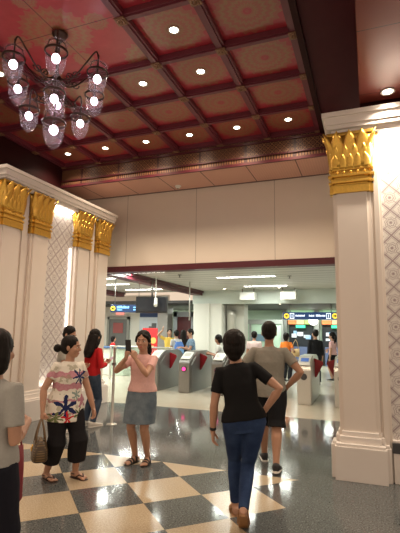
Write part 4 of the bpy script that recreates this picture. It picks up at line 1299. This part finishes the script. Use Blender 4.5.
            for i in (0, 1):
                lf = (.5 + .5 * g)
                pts = [pel + V((hj[i].x - pel.x, 0, .0)) * .8 + V((0, 0, .022)), hj[i], lerp(hj[i], kn[i], .35), lerp(hj[i], kn[i], .8)]
                rr = [.088 * k * hipw + fit[0] * k, .094 * k * lf + fit[0] * k, .083 * k * lf + fit[1] * k, .060 * k * lf + fit[1] * k]
                zk = kn[i].z
                if length * k < zk:
                    pts += [kn[i]]; rr += [.053 * k * lf + fit[2] * k]
                    den = max(.01, zk - an[i].z)
                    fq = min(1.0, (zk - length * k) / den)
                    if fpitch[i] and fq > .8: fq = 1.0
                    if fq > .35: pts += [lerp(kn[i], an[i], .3) - V((0, .010, 0))]; rr += [.054 * k * lf + fit[2] * k]
                    pts += [lerp(kn[i], an[i], fq)]; rr += [(.056 + (.036 - .056) * fq) * k * lf + fit[3] * k]
                else:
                    q = (hj[i].z - length * k) / max(.01, hj[i].z - zk)
                    if q < .8: pts.pop(); rr.pop()
                    pts += [lerp(hj[i], kn[i], q)]; rr += [.066 * k * lf + fit[3] * k]
                t.tube(pts, rr, 18)
        mesh_obj({'skirt': 'skirt', 'shorts': 'shorts'}.get(kind, 'trousers'), remesh(t, cv, 2, .004, 9, ang + 3), m, body)
    # ---------------- footwear
    if shoes is not None:
        kind, m = shoes
        for i in (0, 1):
            d = fdir[i]; a = math.radians(fyaw[i]); lat = V((math.cos(a), -math.sin(a), 0)); u3 = lat.cross(d)
            z0 = an[i] - u3 * .068 * k
            if kind == 'sandal':
                mb = MB()
                t2 = [(z0 + d * q * k + u3 * (-.001 * k), lat, u3, rx * k, .010 * k) for q, rx in ((-.066, .018), (-.055, .030), (-.02, .037), (.04, .038), (.10, .044), (.15, .047), (.18, .038), (.192, .02))]
                mb.loft(t2, 18, 2.6); o = mb.build('sandal', m, body)
                mb = MB()
                for q, hgt, w in ((.115, .046, .050), (.075, .060, .048), (.02, .092, .044)):
                    mb.tube([z0 + d * q * k + lat * w * k * math.cos(x) + u3 * (.004 + hgt * math.sin(x)) * k for x in [PI * j / 10 for j in range(11)]], .015 * k, 8, ref=d, flat=.4)
                mb.tube([an[i] + (lat * math.cos(x) * .037 + d * math.sin(x) * .037) * k - u3 * .012 * k for x in [2 * PI * j / 14 for j in range(15)]], .006 * k, 6)
                mb.build('straps', m, o)
            elif kind == 'thong':
                mb = MB()
                t2 = [(z0 + d * q * k + u3 * (-.001 * k), lat, u3, rx * k, .009 * k) for q, rx in ((-.066, .018), (-.055, .030), (-.02, .037), (.04, .038), (.10, .044), (.15, .047), (.18, .038), (.192, .02))]
                mb.loft(t2, 18, 2.6); o = mb.build('sandal', m, body)
                mb = MB(); sg = -1 if i == 0 else 1
                tip = z0 + d * .152 * k + lat * sg * .014 * k + u3 * .034 * k
                for s in (-1, 1): mb.tube([tip, z0 + d * .10 * k + lat * s * .030 * k + u3 * .052 * k, z0 + d * .04 * k + lat * s * .041 * k + u3 * .012 * k], .0075 * k, 8)
                mb.tube([an[i] + (lat * math.cos(x) * .038 + d * math.sin(x) * .038) * k - u3 * .018 * k for x in [2 * PI * j / 14 for j in range(15)]], .006 * k, 6)
                mb.build('straps', m, o)
            else:
                mb = MB()
                mb.loft([(z0 + d * q * k + u3 * zc * k, lat, u3, rx * k, rz * k) for q, rx, rz, zc in ((-.074, .022, .030, .040), (-.06, .036, .042, .045), (-.02, .042, .046, .048), (.03, .043, .040, .042), (.08, .047, .030, .032), (.13, .050, .024, .026), (.17, .046, .020, .022), (.195, .030, .014, .018))], 18, 2.4)
                o = mb.build('shoe', m, body)
                mb = MB(); mb.loft([(z0 + d * q * k + u3 * .006 * k, lat, u3, rx * k, .012 * k) for q, rx in ((-.078, .022), (-.064, .038), (-.02, .045), (.03, .045), (.08, .049), (.13, .053), (.175, .048), (.20, .03))], 18, 2.6)
                mb.build('sole', mat('white_sole', (.70, .68, .64), .6), o)
    info = dict(body=body, wr=wrp, el=el, sh=sh, an=an, hp=hpnt, k=k)
    if extra: extra(info)
    return info
def rad_at(shape, q):
    for (t0, x0, y0), (t1, x1, y1) in zip(shape, shape[1:]):
        if t0 <= q <= t1:
            w = (q - t0) / (t1 - t0); return x0 + (x1 - x0) * w, y0 + (y1 - y0) * w
    return shape[0][1:]
def world(info, p): 
    b = info['body']; return Matrix.Translation(b.location) @ Matrix.Rotation(b.rotation_euler.z, 4, 'Z') @ V(p)

BLACKCLOTH = cloth('black_cotton', (.010, .010, .012)); BLACKPANTS = cloth('black_trousers', (.012, .011, .013))
LEATHER = mat('black_leather', (.018, .014, .012), .5)

# --- woman in the floral blouse with the handbag
P = person('person', 'woman in a floral striped blouse and black cropped trousers carrying a brown handbag', (-3.21, 4.22, 0), -24, 1.52, girth=1.22, hipw=1.06,
           hip=(0, -.01, 0), neck=(-.01, .015, .01), head_yaw=44, head_pitch=-3, wr=((.285, .03, .755), (-.275, .13, .735)), hd=((.02, .05, -1), (-.05, .35, -1)), curl=(1.25, .45),
           pole=((.6, -.6, 0), (-.6, -.5, 0)), ft=((.13, -.11, 0), (-.13, .05, 0)), fyaw=(-6, -14), hair='bun', top=floral_mat(), bottom=('wide', BLACKPANTS, .20), shoes=('thong', mat('brown_sandal', (.045, .022, .016), .5)), sleeve=.52, hem=.66, vox=.005)
def handbag(p):
    e = empty('handbag', p, 'brown patterned leather handbag held by the woman in the floral blouse', 'handbag', rz=math.radians(-24 - 90 + 70))
    m, nt, b = new_mat('handbag_leather'); n = N(nt); vec, x, y, z = n.coords('Object')
    a = n.m('SINE', n.m('MULTIPLY', n.m('ADD', x, z), 130)); c = n.m('SINE', n.m('MULTIPLY', n.m('SUBTRACT', x, z), 130))
    n.link(n.mix(n.m('MULTIPLY', n.step(n.m('MULTIPLY', a, c), .3, .5), .7), (.055, .034, .018), (.20, .13, .06)), b.inputs['Base Color']); b.inputs['Roughness'].default_value = .4
    mb = MB()
    mb.loft([(V((0, 0, -.41)), V((1, 0, 0)), V((0, 1, 0)), .115, .070), (V((0, 0, -.39)), V((1, 0, 0)), V((0, 1, 0)), .135, .082), (V((0, 0, -.30)), V((1, 0, 0)), V((0, 1, 0)), .132, .080), (V((0, 0, -.22)), V((1, 0, 0)), V((0, 1, 0)), .105, .055), (V((0, 0, -.19)), V((1, 0, 0)), V((0, 1, 0)), .085, .025)], 24, 3.2)
    mb.build('bag_body', m, e)
    for s in (-1, 1):
        mb = MB()
        pts = [(-.07, s * .055, -.25)] + [(-.062 + .124 * j / 12, s * (.05 - .045 * math.sin(PI * j / 12)), -.25 + .255 * math.sin(PI * j / 12) ** .6) for j in range(1, 12)] + [(.07, s * .055, -.25)]
        mb.tube(pts, .008, 8); mb.build('handle', mat('handle_leather', (.16, .10, .05), .4), e)
    mb = MB(); mb.box(-.02, .02, -.088, -.075, -.31, -.27, .004); mb.lathe([(.014, 0), (.014, .01)], c=(.08, -.075, -.24), axis=(0, -1, 0), n=10); mb.build('clasp', M['gold'], e)
    mb = MB(); mb.tube([(-.09, 0, -.20), (0, .0, -.185), (.09, 0, -.20)], .004, 6); mb.build('zip', mat('zip_metal', (.5, .4, .2), .3, metal=.8), e)
hw_ = world(P, P['wr'][0] + V((.012, .012, -.085)))
handbag(hw_)

# --- woman in pink holding up a phone
P = person('person', 'woman in a pale pink blouse and denim skirt holding up a phone', (-2.70, 5.06, 0), -92, 1.60, girth=1.08, hipw=1.02,
           head_yaw=14, head_pitch=-2, wr=((.085, .27, 1.285), (-.03, .235, 1.275)), hd=((-.25, .15, 1), (.35, .25, .8)), hn=((-.35, -.9, .1), (.5, -.6, -.3)), curl=(.75, .8),
           pole=((.75, .1, -.8), (-.8, -.1, -.9)), ft=((.085, -.03, 0), (-.075, -.06, 0)), fyaw=(10, -12), hair='pony', top=cloth('pink_blouse', (.72, .44, .41)), bottom=('skirt', denim('denim_skirt', (.075, .105, .14), (.20, .25, .29)), .50),
           shoes=('sandal', LEATHER), sleeve=.55, hem=.87, vox=.005)
def phone(p, rz, label, col, tilt=-.15, name='phone'):
    e = empty('phone', p, label, 'phone', rz=rz); e.rotation_euler.x = tilt
    mb = MB(); mb.box(-.037, .037, -.004, .004, 0, .150, .003); mb.build('case', col, e)
    mb = MB(); mb.box(-.034, .034, -.0055, -.0035, .008, .142); mb.build('screen', emis('phone_screen', (.35, .25, .28), .6), e)
pw = world(P, P['wr'][0] + V((-.035, .010, .075)))
phone(pw, math.radians(-92 - 90 + 6), 'dark phone held up by the woman in pink', M['black'])

# --- woman in black walking towards the gates
def band(i):
    mb = MB(); w = i['wr'][1]; d = (i['el'][1] - w).normalized()
    mb.lathe([(.030, 0), (.032, .004), (.032, .022), (.030, .026)], c=w + d * .012, axis=d, n=18); mb.build('wristband', M['black'], i['body'])
P = person('person', 'woman in a black T-shirt and blue jeans walking towards the gates, seen from behind', (-1.12, 3.94, 0), 106, 1.62, girth=1.06, hipw=1.10,
           hip=(.045, 0, -.005), neck=(-.03, .03, .0), head_off=(-.02, .0, 0), head_yaw=2, twist=.08, wr=((.235, .02, .935), (-.235, .03, .735)), hd=((-.55, .45, -.7), (.05, .12, -1)), hn=((-.5, -.6, .2), (1, 0, 0)), curl=(.6, .4),
           pole=((1, -.35, .2), (-.4, -.8, 0)), ft=((.035, -.24, 0), (-.03, .15, 0)), fyaw=(3, -4), fpitch=(42, 0), hair='nape', top=cloth('black_tshirt', (.008, .008, .009)), bottom=('slim', denim('blue_jeans', (.012, .026, .075), (.035, .065, .15)), .10),
           shoes=('sandal', mat('tan_sandal', (.30, .15, .06), .5)), sleeve=.62, hem=.84, vox=.005, extra=band)

# --- man in the grey T-shirt beside her
P = person('person', 'man in a grey T-shirt and black shorts walking in with a hand on his hip', (-1.20, 5.62, 0), 102, 1.74, 'm', girth=1.06,
           hip=(0, 0, 0), neck=(0, .02, 0), wr=((.225, .02, .955), (-.24, .06, .93)), hd=((-.5, .55, -.6), (.4, .6, -.6)), hn=((-.6, -.5, .1), (.6, -.5, .1)), curl=(.7, .7), skin=SKIN2,
           pole=((1, -.5, .1), (-1, -.5, .1)), ft=((.07, -.30, 0), (-.07, .24, 0)), fyaw=(6, -6), fpitch=(8, 0), hair='short', top=cloth('grey_tshirt', (.25, .235, .20)), bottom=('shorts', BLACKCLOTH, .44),
           shoes=('shoe', mat('black_canvas_shoe', (.015, .015, .017), .7)), sleeve=.60, hem=.76, vox=.0055)

# --- woman at the left edge
P = person('person', 'woman with black bobbed hair in a grey blouse at the left edge, seen from behind', (-2.145, 2.105, 0), 98, 1.60, girth=1.06,
           wr=((.13, .19, 1.05), (-.13, .2, 1.05)), hd=((-.7, .6, .1), (.6, .7, .1)), hn=((-.6, -.4, -.5), (.6, -.4, -.5)), curl=(.6, .6), pole=((.35, -.9, -.8), (-.35, -.9, -.8)),
           ft=((.09, 0, 0), (-.09, 0, 0)), hair='bob', top=cloth('grey_blouse', (.36, .36, .34), .1, 60), bottom=('trousers', cloth('navy_trousers', (.012, .013, .022)), .09), shoes=('shoe', LEATHER), sleeve=.72, hem=.84, vox=.0055)
def tote(P):
    p = world(P, (.05, .22, .90))
    b = P['body']
    e = empty('shoulder_bag', (p.x, p.y, p.z), 'slim maroon bag hanging in front of the woman at the left edge', 'bag', rz=b.rotation_euler.z + PI / 2)
    mm = mat('maroon_canvas', (.20, .015, .025), .7)
    mb = MB(); mb.loft([(V((0, 0, -.36)), V((1, 0, 0)), V((0, 1, 0)), .05, .02), (V((0, 0, -.34)), V((1, 0, 0)), V((0, 1, 0)), .06, .03), (V((0, 0, -.14)), V((1, 0, 0)), V((0, 1, 0)), .06, .025), (V((0, 0, -.02)), V((1, 0, 0)), V((0, 1, 0)), .055, .012)], 20, 4); mb.build('bag_body', mm, e)
    mb = MB(); mb.tube([(-.05, 0, -.05), (-.04, .015, .06), (0, .01, .155), (.04, .015, .06), (.05, 0, -.05)], .008, 8, flat=.6); mb.build('strap', mm, e)
tote(P)

# --- couple behind, bent over a phone
P = person('person', 'young man in a grey T-shirt behind the woman in the floral blouse', (-4.74, 6.12, 0), 14, 1.66, 'm', skin=SKIN, neck=(0, .05, -.01), head_pitch=-22, head_yaw=-8,
           wr=((.10, .33, 1.02), (-.16, .25, .98)), hd=((-.2, 1, .1), (.1, 1, .1)), hn=((-.3, .1, 1), (.6, 0, .8)), pole=((.4, -.5, -1), (-.4, -.5, -1)), hair='short', top=cloth('pale_grey_tshirt', (.36, .35, .31)), bottom=('jeans', cloth('dark_trousers', (.02, .02, .024)), .09),
           shoes=('shoe', mat('white_trainer', (.6, .57, .52), .6)), vox=.0065, sleeve=.6)
P2 = person('person', 'woman with long black hair in a red jacket and blue jeans near the left pier', (-4.50, 6.56, 0), 78, 1.60, 'f', neck=(0, .03, 0), head_pitch=-18, head_yaw=10,
           wr=((.17, .19, 1.04), (.03, .22, 1.04)), hd=((-.3, 1, .2), (.3, 1, .2)), hn=((-.4, -.2, .9), (.4, -.2, .9)), curl=(.8, .8), pole=((.5, -.5, -1), (-.5, -.5, -1)), hair='long', top=cloth('red_jacket', (.50, .018, .022)), bottom=('jeans', denim('mid_blue_jeans', (.03, .05, .09), (.08, .11, .16)), .08),
           shoes=('shoe', mat('white_trainer', (.6, .57, .52), .6)), vox=.0065, sleeve=1.7, hem=.84)
pw = world(P2, (P2['wr'][0] + P2['wr'][1]) / 2 + V((0, .09, .02)))
phone(pw, math.radians(78 - 90), 'pink phone held by the woman in the red jacket', mat('pink_case', (.75, .10, .16), .4), -1.0)

# --- people beyond the gates
bg = dict(vox=.011)
ST = ((.09, 0, 0), (-.09, 0, 0))
TR = ('trousers', cloth('dark_trousers', (.02, .02, .024)), .09)
SHO = ('shoe', mat('black_canvas_shoe', (.015, .015, .017), .7))
person('person', 'person in a yellow shirt raising an arm beyond the left gates', (-6.90, 14.9, 0), -60, 1.66, 'm', wr=((.26, .12, 1.62), (-.2, .02, .75)), hd=((0, .2, 1), (0, .1, -1)), pole=((1, 0, -.3), (-.3, -.8, 0)), hair='short', top=cloth('yellow_shirt', (.72, .50, .10)), bottom=TR, shoes=SHO, **bg)
P = person('person', 'person in a pale shirt carrying a blue backpack beyond the gates', (-6.22, 14.0, 0), 140, 1.62, 'f', hair='short', top=cloth('pale_shirt', (.55, .55, .55)), bottom=TR, shoes=SHO, **bg)
def backpack(P):
    p = world(P, (0, -.235, 1.0)); e = empty('backpack', p, 'bright blue backpack worn by a person beyond the gates', 'backpack', rz=P['body'].rotation_euler.z)
    mm = mat('blue_nylon', (.06, .17, .50), .6)
    mb = MB(); mb.loft([(V((0, 0, -.18)), V((1, 0, 0)), V((0, 1, 0)), .14, .08), (V((0, 0, -.1)), V((1, 0, 0)), V((0, 1, 0)), .17, .10), (V((0, 0, .12)), V((1, 0, 0)), V((0, 1, 0)), .16, .09), (V((0, 0, .24)), V((1, 0, 0)), V((0, 1, 0)), .11, .05)], 20, 2.8); mb.build('pack', mm, e)
    mb = MB(); mb.box(-.11, .11, -.14, -.08, -.14, .02, .02); mb.build('pocket', mat('pale_blue_nylon', (.2, .4, .7), .6), e)
    for s in (-1, 1):
        mb = MB(); mb.tube([(s * .09, .06, .2), (s * .1, .14, .27), (s * .1, .30, .22), (s * .12, .33, .05), (s * .13, .2, -.12), (s * .11, .05, -.15)], .014, 8, flat=.4); mb.build('strap', mm, e)
backpack(P)
person('person', 'person in a black top with white sleeves beside the blue backpack', (-6.38, 15.0, 0), 120, 1.62, 'f', hair='long', top=cloth('black_cotton', (.010, .010, .012)), bottom=TR, shoes=SHO, **bg)
person('person', 'man in a blue patterned shirt leaning over a ticket gate', (-5.28, 13.15, 0), 215, 1.66, 'm', hair='short', neck=(0, .05, 0), head_pitch=-20, wr=((.12, .36, 1.10), (-.12, .34, 1.10)), hd=((-.1, 1, -.1), (.1, 1, -.1)), hn=((0, 0, -1), (0, 0, -1)), pole=((.6, -.4, -1), (-.6, -.4, -1)), top=None or cloth('blue_print_shirt', (.16, .24, .33), .75, 26), bottom=TR, shoes=SHO, **bg)
person('person', 'woman in a white blouse looking down beyond the middle gate', (-4.00, 12.1, 0), 200, 1.50, 'f', hair='bob', neck=(0, .04, 0), head_pitch=-18, wr=((.08, .28, 1.0), (-.10, .30, .98)), hd=((-.3, 1, 0), (.3, 1, 0)), pole=((.6, -.5, -1), (-.6, -.5, -1)), top=cloth('white_blouse', (.70, .70, .66)), bottom=TR, shoes=SHO, **bg)
person('person', 'person in a pale pink shirt walking ahead of the man in grey', (-3.30, 13.3, 0), 105, 1.62, 'm', hair='short', top=cloth('pale_pink_shirt', (.60, .45, .42)), bottom=TR, shoes=SHO, **bg)
P = person('person', 'person in a bright orange top standing before the shops', (-2.62, 15.0, 0), 75, 1.58, 'f', hair='nape', top=cloth('orange_top', (.78, .20, .03)), bottom=TR, shoes=SHO, wr=((.25, .16, .92), (-.22, .02, .74)), **bg)
def cream_bag(P):
    p = world(P, (.30, .05, .96)); e = empty('shoulder_bag', p, 'cream shoulder bag at the side of the person in orange', 'bag', rz=P['body'].rotation_euler.z + .5)
    mm = mat('cream_canvas', (.62, .42, .20), .7)
    mb = MB(); mb.loft([(V((0, 0, -.14)), V((1, 0, 0)), V((0, 1, 0)), .12, .04), (V((0, 0, -.05)), V((1, 0, 0)), V((0, 1, 0)), .14, .05), (V((0, 0, .12)), V((1, 0, 0)), V((0, 1, 0)), .13, .03)], 18, 3.5); mb.build('bag_body', mm, e)
    mb = MB(); mb.tube([(-.11, 0, .1), (-.06, -.06, .32), (0, -.08, .42), (.06, -.06, .32), (.11, 0, .1)], .01, 6); mb.build('strap', mm, e)
cream_bag(P)
person('person', 'person dressed all in black standing beyond the open red flaps', (-1.60, 14.3, 0), 110, 1.70, 'm', hair='short', neck=(.02, .04, 0), top=cloth('black_cotton', (.010, .010, .012)), bottom=TR, shoes=SHO, twist=.3, ft=((.12, .12, 0), (-.12, -.1, 0)), sleeve=1.5, **bg)
person('person', 'woman in a pink top and dark shorts before the right shop', (-1.20, 16.0, 0), 160, 1.62, 'f', hair='pony', top=cloth('light_pink_top', (.70, .42, .42)), bottom=('shorts', BLACKCLOTH, .52), shoes=SHO, wr=((.15, .28, 1.05), (-.22, .02, .74)), **bg)
person('person', 'person in red walking at the far left beyond the barrier post', (-9.3, 14.9, 0), 40, 1.36, 'f', hair='bob', top=cloth('red_shirt', (.55, .03, .03)), bottom=TR, shoes=SHO, **bg)
